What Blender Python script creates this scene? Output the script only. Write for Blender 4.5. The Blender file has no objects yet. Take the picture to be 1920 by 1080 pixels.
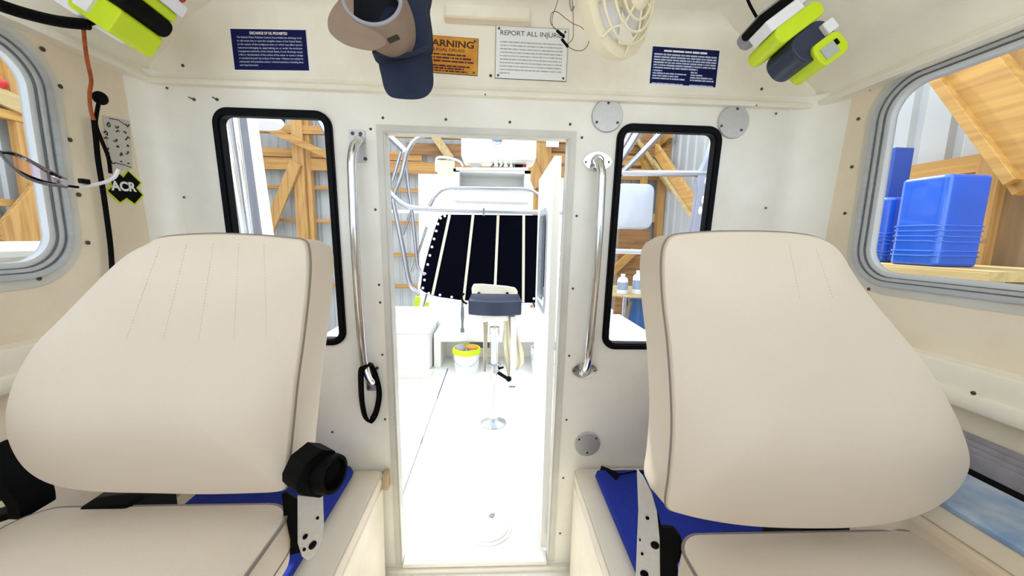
import bpy, math, random
from mathutils import Vector, Matrix
random.seed(7)
sc = bpy.context.scene
COL = sc.collection
# ------------------------------------------------------------------ camera (real one) and pixel rays used to measure the place
F = 680.0
PSI, TH, ROLL = math.radians(2.8), math.radians(8.0), math.radians(1.19)
CAM = Vector((0, 0, 1.5))
FW = Vector((math.sin(PSI)*math.cos(TH), math.cos(PSI)*math.cos(TH), -math.sin(TH)))
R0 = Vector((math.cos(PSI), -math.sin(PSI), 0)); U0 = R0.cross(FW)
RT = R0*math.cos(ROLL)+U0*math.sin(ROLL); UP = U0*math.cos(ROLL)-R0*math.sin(ROLL)
cd = bpy.data.cameras.new('camera'); cam = bpy.data.objects.new('camera', cd); COL.objects.link(cam)
cd.sensor_fit = 'HORIZONTAL'; cd.sensor_width = 36; cd.lens = 36*F/1920; cd.clip_start = .02; cd.clip_end = 400
M = Matrix.Identity(4)
for i in range(3):
    M[i][0] = RT[i]; M[i][1] = UP[i]; M[i][2] = -FW[i]; M[i][3] = CAM[i]
cam.matrix_world = M
sc.camera = cam

def V(*a): return Vector(a)
def ray(x, y): return FW+RT*((x-960)/F)+UP*((540-y)/F)
def pl(x, y, n, d):
    q = ray(x, y); n = Vector(n); return CAM+q*((d-n.dot(CAM))/n.dot(q))
def PX(x, y, X): return pl(x, y, (1, 0, 0), X)
def PY(x, y, Y): return pl(x, y, (0, 1, 0), Y)
def PZ(x, y, Z): return pl(x, y, (0, 0, 1), Z)

class Frame:
    def __init__(s, O, U, Vv):
        s.O = Vector(O); s.U = Vector(U).normalized(); s.V = Vector(Vv).normalized(); s.N = s.U.cross(s.V).normalized()
        s.V = s.N.cross(s.U).normalized()
    def pt(s, u, v, n=0): return s.O+s.U*u+s.V*v+s.N*n
    def px(s, x, y, n=0):
        p = pl(x, y, s.N, s.N.dot(s.O)+n)-s.O
        return (p.dot(s.U), p.dot(s.V))
    def P(s, x, y, n=0):
        u, v = s.px(x, y, n); return s.pt(u, v, n)
LEAN = .054
BK = Frame((0, 1.4+LEAN*1.5, 0), (1, 0, 0), (0, -LEAN, 1))       # aft bulkhead, N towards the cabin
RW = Frame((1.2, 0, 0), (0, -1, 0), (0, 0, 1))
LW = Frame((-1.2, 0, 0), (0, 1, 0), (0, 0, 1))
HD = Frame((0, 1.372, 2.03), (1, 0, 0), (0, -.015, 1))         # upright header
FLOORF = Frame((0, 0, 0), (1, 0, 0), (0, 1, 0))

GZ0 = -1.2
# ------------------------------------------------------------------ materials
def srgb(h):
    h = h.lstrip('#'); c = [int(h[i:i+2], 16)/255 for i in (0, 2, 4)]
    return tuple(x/12.92 if x <= .04045 else ((x+.055)/1.055)**2.4 for x in c)
def mat(name, col, rough=.5, metal=0, var=0., scale=8., bump=0., bscale=60., col2=None, spec=.5, coat=0., stretch=None):
    m = bpy.data.materials.new(name); m.use_nodes = True
    nt = m.node_tree; b = nt.nodes['Principled BSDF']
    c = srgb(col) if isinstance(col, str) else col
    b.inputs['Base Color'].default_value = (*c, 1); b.inputs['Roughness'].default_value = rough
    b.inputs['Metallic'].default_value = metal; b.inputs['Specular IOR Level'].default_value = spec
    b.inputs['Coat Weight'].default_value = coat
    tc = nt.nodes.new('ShaderNodeTexCoord'); src = tc.outputs['Object']
    if stretch:
        mp = nt.nodes.new('ShaderNodeMapping'); mp.inputs['Scale'].default_value = stretch
        nt.links.new(src, mp.inputs[0]); src = mp.outputs[0]
    if var or col2:
        n = nt.nodes.new('ShaderNodeTexNoise'); n.inputs['Scale'].default_value = scale; n.inputs['Detail'].default_value = 6
        nt.links.new(src, n.inputs['Vector'])
        r = nt.nodes.new('ShaderNodeValToRGB'); r.color_ramp.elements[0].position = .32; r.color_ramp.elements[1].position = .68
        c2 = srgb(col2) if col2 else tuple(x*(1-var) for x in c)
        r.color_ramp.elements[0].color = (*c2, 1); r.color_ramp.elements[1].color = (*c, 1)
        nt.links.new(n.outputs['Fac'], r.inputs[0]); nt.links.new(r.outputs[0], b.inputs['Base Color'])
    if bump:
        n2 = nt.nodes.new('ShaderNodeTexNoise'); n2.inputs['Scale'].default_value = bscale; n2.inputs['Detail'].default_value = 4
        nt.links.new(src, n2.inputs['Vector'])
        bp = nt.nodes.new('ShaderNodeBump'); bp.inputs['Strength'].default_value = bump; bp.inputs['Distance'].default_value = .01
        nt.links.new(n2.outputs['Fac'], bp.inputs['Height']); nt.links.new(bp.outputs[0], b.inputs['Normal'])
    return m
def glass(name, tint=(1, 1, 1), refl=.08):
    m = bpy.data.materials.new(name); m.use_nodes = True; nt = m.node_tree
    nt.nodes.remove(nt.nodes['Principled BSDF']); out = nt.nodes['Material Output']
    t = nt.nodes.new('ShaderNodeBsdfTransparent'); t.inputs[0].default_value = (*tint, 1)
    g = nt.nodes.new('ShaderNodeBsdfGlossy'); g.inputs['Roughness'].default_value = .02
    x = nt.nodes.new('ShaderNodeMixShader'); lw = nt.nodes.new('ShaderNodeLayerWeight'); lw.inputs[0].default_value = refl
    nt.links.new(lw.outputs['Fresnel'], x.inputs[0]); nt.links.new(t.outputs[0], x.inputs[1]); nt.links.new(g.outputs[0], x.inputs[2])
    nt.links.new(x.outputs[0], out.inputs[0]); return m
def shell_mat(name, col, dirt, amt=.35, rough=.38):
    """gelcoat: cream base, broad yellowing, small brown grime blotches"""
    m = mat(name, col, rough, bump=.03, bscale=220, spec=.4)
    nt = m.node_tree; b = nt.nodes['Principled BSDF']; tc = [n for n in nt.nodes if n.type == 'TEX_COORD'][0]
    n1 = nt.nodes.new('ShaderNodeTexNoise'); n1.inputs['Scale'].default_value = 2.2; n1.inputs['Detail'].default_value = 3
    n2 = nt.nodes.new('ShaderNodeTexNoise'); n2.inputs['Scale'].default_value = 5; n2.inputs['Detail'].default_value = 7; n2.inputs['Roughness'].default_value = .6
    for n in (n1, n2): nt.links.new(tc.outputs['Object'], n.inputs['Vector'])
    mu = nt.nodes.new('ShaderNodeMath'); mu.operation = 'MULTIPLY'
    nt.links.new(n1.outputs['Fac'], mu.inputs[0]); nt.links.new(n2.outputs['Fac'], mu.inputs[1])
    r = nt.nodes.new('ShaderNodeValToRGB'); e = r.color_ramp.elements
    c, d = srgb(col), srgb(dirt)
    e[0].position = .18; e[0].color = (*c, 1); e[1].position = .42; e[1].color = (*tuple(x*(1-amt)+y*amt for x, y in zip(c, d)), 1)
    nt.links.new(mu.outputs[0], r.inputs[0]); nt.links.new(r.outputs[0], b.inputs['Base Color']); return m
def wood(name, c1, c2, axis='X', rough=.7):
    m = mat(name, c1, rough); nt = m.node_tree; b = nt.nodes['Principled BSDF']; tc = [n for n in nt.nodes if n.type == 'TEX_COORD'][0]
    mp = nt.nodes.new('ShaderNodeMapping'); s = {'X': (1, 14, 14), 'Y': (14, 1, 14), 'Z': (14, 14, 1)}[axis]; mp.inputs['Scale'].default_value = s
    n = nt.nodes.new('ShaderNodeTexNoise'); n.inputs['Scale'].default_value = 1.6; n.inputs['Detail'].default_value = 6
    r = nt.nodes.new('ShaderNodeValToRGB'); r.color_ramp.elements[0].color = (*srgb(c2), 1); r.color_ramp.elements[1].color = (*srgb(c1), 1)
    r.color_ramp.elements[0].position = .35; r.color_ramp.elements[1].position = .6
    nt.links.new(tc.outputs['Object'], mp.inputs[0]); nt.links.new(mp.outputs[0], n.inputs[0]); nt.links.new(n.outputs['Fac'], r.inputs[0])
    k = nt.nodes.new('ShaderNodeTexVoronoi'); k.inputs['Scale'].default_value = 4; nt.links.new(tc.outputs['Object'], k.inputs['Vector'])
    kr = nt.nodes.new('ShaderNodeValToRGB'); kr.color_ramp.elements[0].position = .04; kr.color_ramp.elements[0].color = (.25, .12, .05, 1); kr.color_ramp.elements[1].position = .09; kr.color_ramp.elements[1].color = (1, 1, 1, 1)
    mx = nt.nodes.new('ShaderNodeMix'); mx.data_type = 'RGBA'; mx.blend_type = 'MULTIPLY'; mx.inputs[0].default_value = .35
    nt.links.new(k.outputs['Distance'], kr.inputs[0]); nt.links.new(r.outputs[0], mx.inputs[6]); nt.links.new(kr.outputs[0], mx.inputs[7])
    nt.links.new(mx.outputs[2], b.inputs['Base Color']); return m

M_BULK = shell_mat('gelcoat_bulkhead', '#f3f2ea', '#a88a60', .16)
M_SIDE = shell_mat('gelcoat_side', '#efe1c9', '#9c7848', .26)
M_HEAD = shell_mat('gelcoat_header', '#f6f2e4', '#a07c4c', .22)
M_BENCH = shell_mat('gelcoat_bench', '#f2ead8', '#a88a60', .2)
M_ALU = mat('brushed_aluminium', '#c3c7cb', .42, .55, var=.12, scale=5, stretch=(1, 1, 12))
M_WSASH = mat('white_sash', '#d9dcdf', .35)
M_FLANGE = mat('painted_flange', '#d3d1c8', .45, .05, var=.1, scale=9)
M_GREYRUB = mat('grey_rubber', '#6f7376', .6, var=.3, scale=40)
M_CHROME = mat('chrome', '#dfe2e6', .14, 1.)
M_TUBE = mat('anodised_tube', '#a4a4aa', .22, .9)
M_STEEL = mat('stainless', '#b9bcc0', .3, .9, var=.2, scale=30)
M_PLATE = mat('satin_plate', '#c8c8c8', .4, .45, var=.08, scale=90)
M_RUBBER = mat('black_rubber', '#040509', .6, spec=.12)
M_BLACK = mat('black_plastic', '#030303', .65, spec=.1)
M_SCREW = mat('screw_metal', '#5d574e', .45, .6, var=.5, scale=200)
M_VINYL = mat('cream_vinyl', '#d9cbb8', .5, bump=.12, bscale=500, var=.04, scale=3)
M_VINYLS = mat('cream_vinyl_side', '#e6e2db', .5, bump=.12, bscale=500)
M_PIPE = mat('taupe_piping', '#857a72', .6, bump=.3, bscale=900)
M_BENCHV = mat('bench_vinyl', '#e4d8c4', .45, bump=.05, bscale=300, var=.06, scale=4)
M_BLUE = mat('blue_canvas', '#082aa0', .85, bump=.4, bscale=700, var=.25, scale=60)
M_NAVY = mat('navy_print', '#060e48', .5, spec=.2)
M_WHITE = mat('white_print', '#f0f2f4', .5)
M_TXTB = mat('pale_blue_print', '#bcc9ea', .5)
M_YEL = mat('amber_enamel', '#e6b22a', .45, col2='#bd6426', scale=7)
M_DKRED = mat('dark_red_print', '#4a1512', .5)
M_BLKP = mat('black_print', '#23272a', .5)
M_GRYP = mat('grey_print', '#a9afae', .6)
M_LIME = mat('lime_plastic', '#c8e010', .45, var=.1)
M_REDP = mat('red_plastic', '#b3241c', .4)
M_WPL = mat('white_plastic', '#e4e4ea', .4)
M_CPL = mat('cream_plastic', '#e8dfc2', .42, var=.05)
M_DGREY = mat('dark_grey_hub', '#6b685f', .5)
M_KHAKI = mat('khaki_cloth', '#a08a78', .9, bump=.5, bscale=600, var=.2, scale=12)
M_SWEAT = mat('grey_sweatband', '#a4a2ae', .9, bump=.4, bscale=500)
M_LINING = mat('black_lining', '#12131c', .8)
M_NCAP = mat('navy_cloth', '#26334f', .9, bump=.5, bscale=600, var=.35, scale=10)
M_GLS = glass('clear_glass'); M_LENS = glass('goggle_lens', (.93, .86, .9), .2); M_TINT = glass('tinted_glass', (.35, .45, .65), .2)
M_DECK = mat('white_deck', '#eeebe2', .5, bump=.05, bscale=150)
M_DECKL = mat('white_deck_lid', '#e9e8e4', .5)
M_CANVAS = mat('black_canvas', '#02030d', .9, bump=.3, bscale=400, spec=.05)
M_BATTEN = mat('batten_cream', '#d8cfba', .6)
M_CORR = mat('corrugated_sheet', '#b3b4b0', .5, .1, var=.08, scale=2)
M_GROUND = mat('pale_gravel', '#d8d6d0', .9, var=.15, scale=3)
W_X = wood('pine_x', '#b58848', '#9c6d36', 'X'); W_Z = wood('pine_z', '#b88e50', '#a0733a', 'Z'); W_Y = wood('pine_y', '#bd9148', '#a87a3a', 'Y')
W_DK = wood('old_pine', '#94693c', '#75512c', 'X'); W_PALE = wood('pale_pine', '#b8a06c', '#a58c5a', 'Y')
W_PLY = wood('plywood', '#9a7c56', '#866a46', 'Z')
M_BWRAP = mat('blue_wrapped', '#1a58c4', .25, var=.2, scale=4, coat=.6)
M_TRAY = mat('weathered_blue_lid', '#7d9bc0', .5, col2='#b9c4d0', scale=16)
M_TAN = mat('tan_wood_block', '#c8b190', .6, var=.2)
M_GREYBAG = mat('grey_paper', '#aaa3a6', .7, var=.25, scale=15)
M_ORNG = mat('orange_cord', '#b5501c', .6, var=.5, scale=60)
M_CORD = mat('brown_cord', '#7a4a30', .6)
M_CLOTH = mat('cream_cloth', '#dcd6bf', .9, var=.1)
M_NAVYV = mat('navy_vinyl', '#1d2a45', .4, var=.2)

# ------------------------------------------------------------------ mesh builder
class MB:
    def __init__(s): s.v = []; s.f = []
    def add(s, vs, fs):
        b = len(s.v); s.v += [Vector(v) for v in vs]; s.f += [tuple(i+b for i in f) for f in fs]; return s
    def box(s, c, size, fr=None):
        c = Vector(c); x, y, z = [a/2 for a in size]
        A = [Vector((1, 0, 0)), Vector((0, 1, 0)), Vector((0, 0, 1))] if fr is None else [fr.U, fr.V, fr.N]
        vs = [c+A[0]*x*i+A[1]*y*j+A[2]*z*k for i in (-1, 1) for j in (-1, 1) for k in (-1, 1)]
        return s.add(vs, [(0, 1, 3, 2), (4, 6, 7, 5), (0, 4, 5, 1), (2, 3, 7, 6), (0, 2, 6, 4), (1, 5, 7, 3)])
    def bx(s, x0, x1, y0, y1, z0, z1):
        return s.box(((x0+x1)/2, (y0+y1)/2, (z0+z1)/2), (abs(x1-x0), abs(y1-y0), abs(z1-z0)))
    def bar(s, a, b, w, h, up=(0, 0, 1)):
        a, b = Vector(a), Vector(b); d = (b-a); L = d.length; d.normalize(); u = Vector(up)
        if abs(d.dot(u)) > .98: u = Vector((0, 1, 0))
        sd = d.cross(u).normalized(); u2 = sd.cross(d)
        fr = Frame((0, 0, 0), d, sd); return s.box((a+b)/2, (L, w, h), fr)
    def tube(s, pts, r, closed=False, seg=12, caps=True, flat=None):
        P = [Vector(p) for p in pts]; n = len(P); rr = r if isinstance(r, (list, tuple)) else [r]*n
        T = []
        for i in range(n):
            if closed: t = P[(i+1) % n]-P[i-1]
            else: t = P[min(i+1, n-1)]-P[max(i-1, 0)]
            T.append(t.normalized())
        up = Vector((0, 0, 1)) if abs(T[0].z) < .9 else Vector((0, 1, 0))
        nrm = (up-T[0]*up.dot(T[0])).normalized(); vs = []
        for i in range(n):
            nrm = (nrm-T[i]*nrm.dot(T[i])).normalized(); b = T[i].cross(nrm)
            for k in range(seg):
                a = 2*math.pi*k/seg; vs.append(P[i]+(nrm*math.cos(a)+b*math.sin(a))*rr[i])
        fs = []
        for i in range(n if closed else n-1):
            j = (i+1) % n
            for k in range(seg):
                fs.append((i*seg+k, i*seg+(k+1) % seg, j*seg+(k+1) % seg, j*seg+k))
        if not closed and caps: fs += [tuple(range(seg))[::-1], tuple((n-1)*seg+k for k in range(seg))]
        return s.add(vs, fs)
    def ribbon(s, pts, wdir, w, t):
        """flat band along pts, wide along wdir, thickness t"""
        P = [Vector(p) for p in pts]; wd = Vector(wdir).normalized(); n = len(P); vs = []
        for i in range(n):
            T = (P[min(i+1, n-1)]-P[max(i-1, 0)]).normalized(); N = T.cross(wd).normalized(); W = N.cross(T).normalized()
            for a, b in ((-1, -1), (1, -1), (1, 1), (-1, 1)): vs.append(P[i]+W*a*w/2+N*b*t/2)
        fs = [(i*4+k, i*4+(k+1) % 4, i*4+4+(k+1) % 4, i*4+4+k) for i in range(n-1) for k in range(4)]
        fs += [(3, 2, 1, 0), tuple((n-1)*4+k for k in range(4))]
        return s.add(vs, fs)
    def lathe(s, prof, O, ax=(0, 0, 1), seg=32, sx=1., closed=False):
        """prof: list of (r, h)"""
        O = Vector(O); ax = Vector(ax).normalized(); u = Vector((1, 0, 0)) if abs(ax.x) < .9 else Vector((0, 1, 0))
        u = (u-ax*u.dot(ax)).normalized(); w = ax.cross(u); vs = []; n = len(prof)
        for r, h in prof:
            for k in range(seg):
                a = 2*math.pi*k/seg; vs.append(O+ax*h+(u*math.cos(a)*sx+w*math.sin(a))*r)
        fs = [(i*seg+k, i*seg+(k+1) % seg, ((i+1) % n)*seg+(k+1) % seg, ((i+1) % n)*seg+k) for i in range(n if closed else n-1) for k in range(seg)]
        if not closed:
            if prof[0][0] > 1e-6: fs.append(tuple(range(seg))[::-1])
            if prof[-1][0] > 1e-6: fs.append(tuple((n-1)*seg+k for k in range(seg)))
        return s.add(vs, fs)
    def prism(s, poly, fr, n0, n1):
        """poly: (u,v) list ccw seen from +N"""
        k = len(poly); vs = [fr.pt(u, v, n0) for u, v in poly]+[fr.pt(u, v, n1) for u, v in poly]
        fs = [tuple(range(k))[::-1], tuple(range(k, 2*k))]+[(i, (i+1) % k, k+(i+1) % k, k+i) for i in range(k)]
        return s.add(vs, fs)
    def rings(s, outer, inner, fr, n0, n1):
        """annulus between two equally long loops"""
        k = len(outer); vs = [fr.pt(*p, n0) for p in outer]+[fr.pt(*p, n1) for p in outer]+[fr.pt(*p, n1) for p in inner]+[fr.pt(*p, n0) for p in inner]
        fs = []
        for i in range(k):
            j = (i+1) % k
            for a in range(4):
                b = (a+1) % 4; fs.append((a*k+i, a*k+j, b*k+j, b*k+i))
        return s.add(vs, fs)
    def ball(s, c, r, seg=16, sc3=(1, 1, 1)):
        c = Vector(c); vs = []; fs = []; n = seg//2
        for i in range(n+1):
            a = math.pi*i/n
            for k in range(seg):
                b = 2*math.pi*k/seg; vs.append(c+Vector((r*sc3[0]*math.sin(a)*math.cos(b), r*sc3[1]*math.sin(a)*math.sin(b), r*sc3[2]*math.cos(a))))
        for i in range(n):
            for k in range(seg): fs.append((i*seg+k, (i+1)*seg+k, (i+1)*seg+(k+1) % seg, i*seg+(k+1) % seg))
        return s.add(vs, fs)
    def build(s, name, m, parent=None, loc=None, smooth=True, bevel=0., label=None, cat=None, group=None, kind=None, sub=0):
        me = bpy.data.meshes.new(name)
        base = wpos(parent) if parent else (Vector(loc) if loc is not None else (low(s.v) if cat else Vector((0, 0, 0))))
        me.from_pydata([tuple(v-base) for v in s.v], [], s.f); me.materials.append(m); me.validate()
        o = bpy.data.objects.new(name, me); COL.objects.link(o)
        if parent: o.parent = parent
        else: o.location = base
        import bmesh
        b = bmesh.new(); b.from_mesh(me); bmesh.ops.remove_doubles(b, verts=b.verts, dist=1e-6); bmesh.ops.recalc_face_normals(b, faces=b.faces)
        for f in b.faces: f.smooth = smooth
        if smooth:
            for e in b.edges:
                if len(e.link_faces) == 2 and e.calc_face_angle(0) > math.radians(38): e.smooth = False
        b.to_mesh(me); b.free()
        if bevel:
            md = o.modifiers.new('edge', 'BEVEL'); md.width = bevel; md.segments = 3; md.limit_method = 'ANGLE'; md.angle_limit = math.radians(35); md.harden_normals = False
        if sub:
            md = o.modifiers.new('smooth', 'SUBSURF'); md.levels = sub; md.render_levels = sub
        tag(o, label, cat, group, kind); return o
def low(vs):
    n = len(vs); return Vector((sum(v.x for v in vs)/n, sum(v.y for v in vs)/n, min(v.z for v in vs)))
def wpos(o):
    p = Vector((0, 0, 0))
    while o is not None: p += o.location; o = o.parent
    return p
def tag(o, label=None, cat=None, group=None, kind=None):
    if label: o['label'] = label
    if cat: o['category'] = cat
    if group: o['group'] = group
    if kind: o['kind'] = kind
    return o
def thing(name, loc, label, cat, group=None):
    o = bpy.data.objects.new(name, None); COL.objects.link(o); o.location = Vector(loc); o.empty_display_size = .05
    return tag(o, label, cat, group)
def struct(name, loc=(0, 0, 0)):
    o = bpy.data.objects.new(name, None); COL.objects.link(o); o.location = Vector(loc); return tag(o, kind='structure')

# ------------------------------------------------------------------ 2D helpers
def catmull(P, per=6, closed=False):
    P = [Vector(p) for p in P]; n = len(P); out = []
    rng = range(n) if closed else range(n-1)
    for i in rng:
        p0 = P[(i-1) % n] if closed or i > 0 else P[0]; p1 = P[i]; p2 = P[(i+1) % n]; p3 = P[(i+2) % n] if closed or i+2 < n else P[-1]
        for k in range(per):
            t = k/per; out.append(.5*((2*p1)+(p2-p0)*t+(2*p0-5*p1+4*p2-p3)*t*t+(3*p1-p0-3*p2+p3)*t**3))
    if not closed: out.append(P[-1])
    return out
def rrect(u0, u1, v0, v1, r, n=8):
    out = []
    for cx, cy, a0 in ((u1-r, v1-r, 0), (u0+r, v1-r, 90), (u0+r, v0+r, 180), (u1-r, v0+r, 270)):
        for k in range(n+1):
            a = math.radians(a0+90*k/n); out.append((cx+r*math.cos(a), cy+r*math.sin(a)))
    return out
def circ(cu, cv, r, n=32, e=1.): return [(cu+r*math.cos(2*math.pi*k/n), cv+r*e*math.sin(2*math.pi*k/n)) for k in range(n)]
def grow(poly, d):
    """offset ccw polygon outwards by d"""
    n = len(poly); out = []
    for i in range(n):
        a, b, c = Vector(poly[i-1]), Vector(poly[i]), Vector(poly[(i+1) % n])
        e1 = (b-a); e2 = (c-b)
        if e1.length < 1e-9: e1 = e2
        if e2.length < 1e-9: e2 = e1
        n1 = Vector((e1.y, -e1.x)).normalized(); n2 = Vector((e2.y, -e2.x)).normalized(); m = (n1+n2)
        m = m.normalized() if m.length > 1e-6 else n1
        out.append(tuple(b+m*(d/max(.4, m.dot(n1)))))
    return out
def holed(name, outer, holes, fr, t, m, parent=None, bevel=0, **kw):
    """flat panel with holes, occupying n in [-t, 0]"""
    cu = bpy.data.curves.new(name, 'CURVE'); cu.dimensions = '2D'; cu.fill_mode = 'BOTH'; cu.extrude = t/2
    for loop in [outer]+holes:
        sp = cu.splines.new('POLY'); sp.points.add(len(loop)-1); sp.use_cyclic_u = True
        for q, p in zip(sp.points, loop): q.co = (p[0], p[1], 0, 1)
    o = bpy.data.objects.new('tmp', cu); COL.objects.link(o)
    dg = bpy.context.evaluated_depsgraph_get(); me = bpy.data.meshes.new_from_object(o.evaluated_get(dg))
    b = MB(); b.add([fr.pt(v.co.x, v.co.y, v.co.z-t/2) for v in me.vertices], [tuple(p.vertices) for p in me.polygons])
    bpy.data.objects.remove(o); bpy.data.meshes.remove(me)
    return b.build(name, m, parent, smooth=False, **kw)
def text_mb(s, fr, u, v, w, h, n, bold=0., ang=0., align='L', depth=.0004):
    cu = bpy.data.curves.new('t', 'FONT'); cu.body = s; cu.size = 1; cu.extrude = 0; cu.offset = bold
    o = bpy.data.objects.new('tmp', cu); COL.objects.link(o)
    dg = bpy.context.evaluated_depsgraph_get(); me = bpy.data.meshes.new_from_object(o.evaluated_get(dg))
    xs = [a.co.x for a in me.vertices]; ys = [a.co.y for a in me.vertices]
    x0, x1, y0, y1 = min(xs), max(xs), min(ys), max(ys); ca, sa = math.cos(ang), math.sin(ang); b = MB(); vs = []
    for a in me.vertices:
        p = (a.co.x-x0)/(x1-x0)*w; q = (a.co.y-y0)/(y1-y0)*h
        vs.append(fr.pt(u+p*ca-q*sa, v+p*sa+q*ca, n))
    b.add(vs, [tuple(p.vertices) for p in me.polygons])
    bpy.data.objects.remove(o); bpy.data.meshes.remove(me); bpy.data.curves.remove(cu); return b
def put_screw(parent, fr, x, y, n=0., r=.0042, name='screw'):
    u, v = fr.px(x, y, n); O = fr.pt(u, v, n)
    b = MB().lathe([(r, -.001), (r, .0012), (r*.55, .0026), (0, .003)], O, fr.N, 12)
    return b.build(name, M_SCREW, parent)
def pillow(fr, outline, T, r=.02, bulge=.03, rb=.03, back=.01, push=None, seg=7):
    """cushion: front face on n=0 bulging to +N, body to -T. outline ccw (u,v)."""
    n = len(outline); cu = sum(p[0] for p in outline)/n; cv = sum(p[1] for p in outline)/n; b = MB(); L = []
    def loop(s, nn, d=0.):
        o = grow(outline, d) if d else outline
        out = []
        for p in o:
            u = cu+(p[0]-cu)*s; v = cv+(p[1]-cv)*s
            out.append(fr.pt(u, v, nn+(push(u, v)*(1-s**4) if push and nn > -r else 0)))
        return out
    for i in range(1, 13):
        s = i/13; L.append(loop(s, bulge*(1-s**2.6)))
    L.append(loop(1, 0, -r*.35))
    for k in range(0, seg+1):
        a = math.pi/2*k/seg; L.append(loop(1, -r*(1-math.cos(a)), -r*(1-math.sin(a))*.35))
    L.append(loop(1, -T*.5, .004))
    for k in range(0, seg+1):
        a = math.pi/2*k/seg; L.append(loop(1, -T+rb-rb*math.sin(a), -rb*(1-math.cos(a))))
    for i in range(1, 5): L.append(loop(1-i*.22, -T-back*i/4, -rb))
    vs = [fr.pt(cu, cv, bulge+(push(cu, cv) if push else 0))]+[p for l in L for p in l]+[fr.pt(cu, cv, -T-back)]
    fs = [(0, 1+k, 1+(k+1) % n) for k in range(n)]
    for i in range(len(L)-1):
        for k in range(n):
            a = 1+i*n; fs.append((a+k, a+n+k, a+n+(k+1) % n, a+(k+1) % n))
    e = 1+(len(L)-1)*n; last = len(vs)-1; fs += [(last, e+(k+1) % n, e+k) for k in range(n)]
    b.add(vs, fs); return b

# ================================================================== CABIN SHELL
# --- aft bulkhead
LWR = rrect(-.985, -.580, 1.065, 1.926, .055); RWR = rrect(.441, .836, 1.055, 1.922, .055)
def sub(poly, d): return grow(poly, -d)
dv0 = .012
door_hole = [(-.405, dv0), (.267, dv0), (.267, 1.865), (-.405, 1.865)]
wall_aft = holed('wall_aft', [(-1.26, -.05), (1.26, -.05), (1.26, 2.035), (-1.26, 2.035)], [sub(LWR, .008), sub(RWR, .008), door_hole], BK, .035, M_BULK, kind='structure')
for i, (R, nm) in enumerate(((LWR, 'window_1'), (RWR, 'window_2'))):
    w = struct(nm, BK.pt(sum(p[0] for p in R)/len(R), 1.06, 0))
    b = MB(); inn = sub(R, .026)
    b.rings(R, inn, BK, -.022, .010); b.rings(sub(R, .006), sub(R, .022), BK, .009, .016)
    b.build('window_gasket', M_RUBBER, w)
    MB().prism(sub(R, .02), BK, -.022, -.017).build('pane', M_GLS, w, smooth=False)
# --- door 1
door = struct('door_1', BK.pt(-.07, 0, 0))
b = MB()
O_ = [(-.428, dv0), (.292, dv0), (.292, 1.889), (-.428, 1.889)]; I_ = [(-.400, dv0), (.262, dv0), (.262, 1.862), (-.400, 1.862)]
b.bx(0, 0, 0, 0, 0, 0); b = MB()
for (u0, u1, v0, v1) in ((-.428, -.403, dv0, 1.889), (.267, .292, dv0, 1.889), (-.403, .267, 1.864, 1.889)):
    b.box(BK.pt((u0+u1)/2, (v0+v1)/2, .002), (u1-u0, v1-v0, .004), BK)
for (u0, u1, v0, v1) in ((-.405, -.399, dv0, 1.866), (.263, .269, dv0, 1.866), (-.403, .267, 1.862, 1.868)):
    b.box(BK.pt((u0+u1)/2, (v0+v1)/2, -.022), (u1-u0, v1-v0, .052), BK)
b.build('door_frame', M_FLANGE, door, smooth=False)
MB().box(BK.pt(-.069, .012, -.02), (.66, .022, .06), BK).build('threshold', M_DECK, door, smooth=False, bevel=.004)
# outswung leaf, hinged on the starboard jamb
leaf_n = Frame(BK.pt(.268, 0, -.055), (0.02, 1, 0), (0, 0, 1))
lf = holed('door_leaf', [(0, .03), (.64, .03), (.64, 1.83), (0, 1.83)], [rrect(.17, .5, 1.15, 1.62, .05)], Frame(leaf_n.O, (-.02, -1, 0), (0, 0, 1)) if False else leaf_n, .03, M_DECKL, door)
MB().rings(rrect(.15, .52, 1.13, 1.64, .06), rrect(.18, .49, 1.16, 1.61, .045), leaf_n, -.034, .005).build('leaf_window_frame', M_ALU, door)
MB().prism(rrect(.17, .5, 1.15, 1.62, .05), leaf_n, -.018, -.013).build('leaf_pane', M_TINT, door, smooth=False)
MB().tube([BK.pt(.268, .1, -.05), BK.pt(.268, 1.8, -.05)], .006).build('hinge', M_STEEL, door)
# --- side walls
RWIN = rrect(RW.px(1640, 300)[0], .30, 1.393, 1.985, .10, 12)      # u = -Y
LWIN = rrect(-.30, LW.px(100, 300)[0]-.005, 1.388, 1.955, .10, 12)  # u = +Y
wall_right = holed('wall_right', [(-1.42, -.05), (.62, -.05), (.62, 2.06), (-1.42, 2.06)], [grow(RWIN, .004)], RW, .04, M_SIDE, kind='structure')
wall_left = holed('wall_left', [(-.62, -.05), (1.42, -.05), (1.42, 2.06), (-.62, 2.06)], [grow(LWIN, .004)], LW, .04, M_SIDE, kind='structure')
def side_window(nm, fr, R):
    w = struct(nm, fr.pt(sum(p[0] for p in R)/len(R), 1.39, 0))
    MB().rings(grow(R, .045), grow(R, .012), fr, 0, .003).build('flange', M_FLANGE, w)
    MB().rings(grow(R, .020), grow(R, .006), fr, -.03, .010).build('window_frame', M_ALU, w)
    MB().rings(grow(R, .006), grow(R, .003), fr, -.03, .006).build('gasket', M_GREYRUB, w)
    MB().rings(grow(R, .003), grow(R, -.006), fr, -.03, .004).build('inner_frame', M_PLATE, w)
    MB().rings(grow(R, -.006), grow(R, -.008), fr, -.03, -.002).build('inner_gasket', M_GREYRUB, w)
    MB().rings(grow(R, -.008), grow(R, -.022), fr, -.03, -.008).build('sash', M_WSASH, w)
    MB().prism(grow(R, -.01), fr, -.03, -.025).build('pane', M_GLS, w, smooth=False)
    return w
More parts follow.
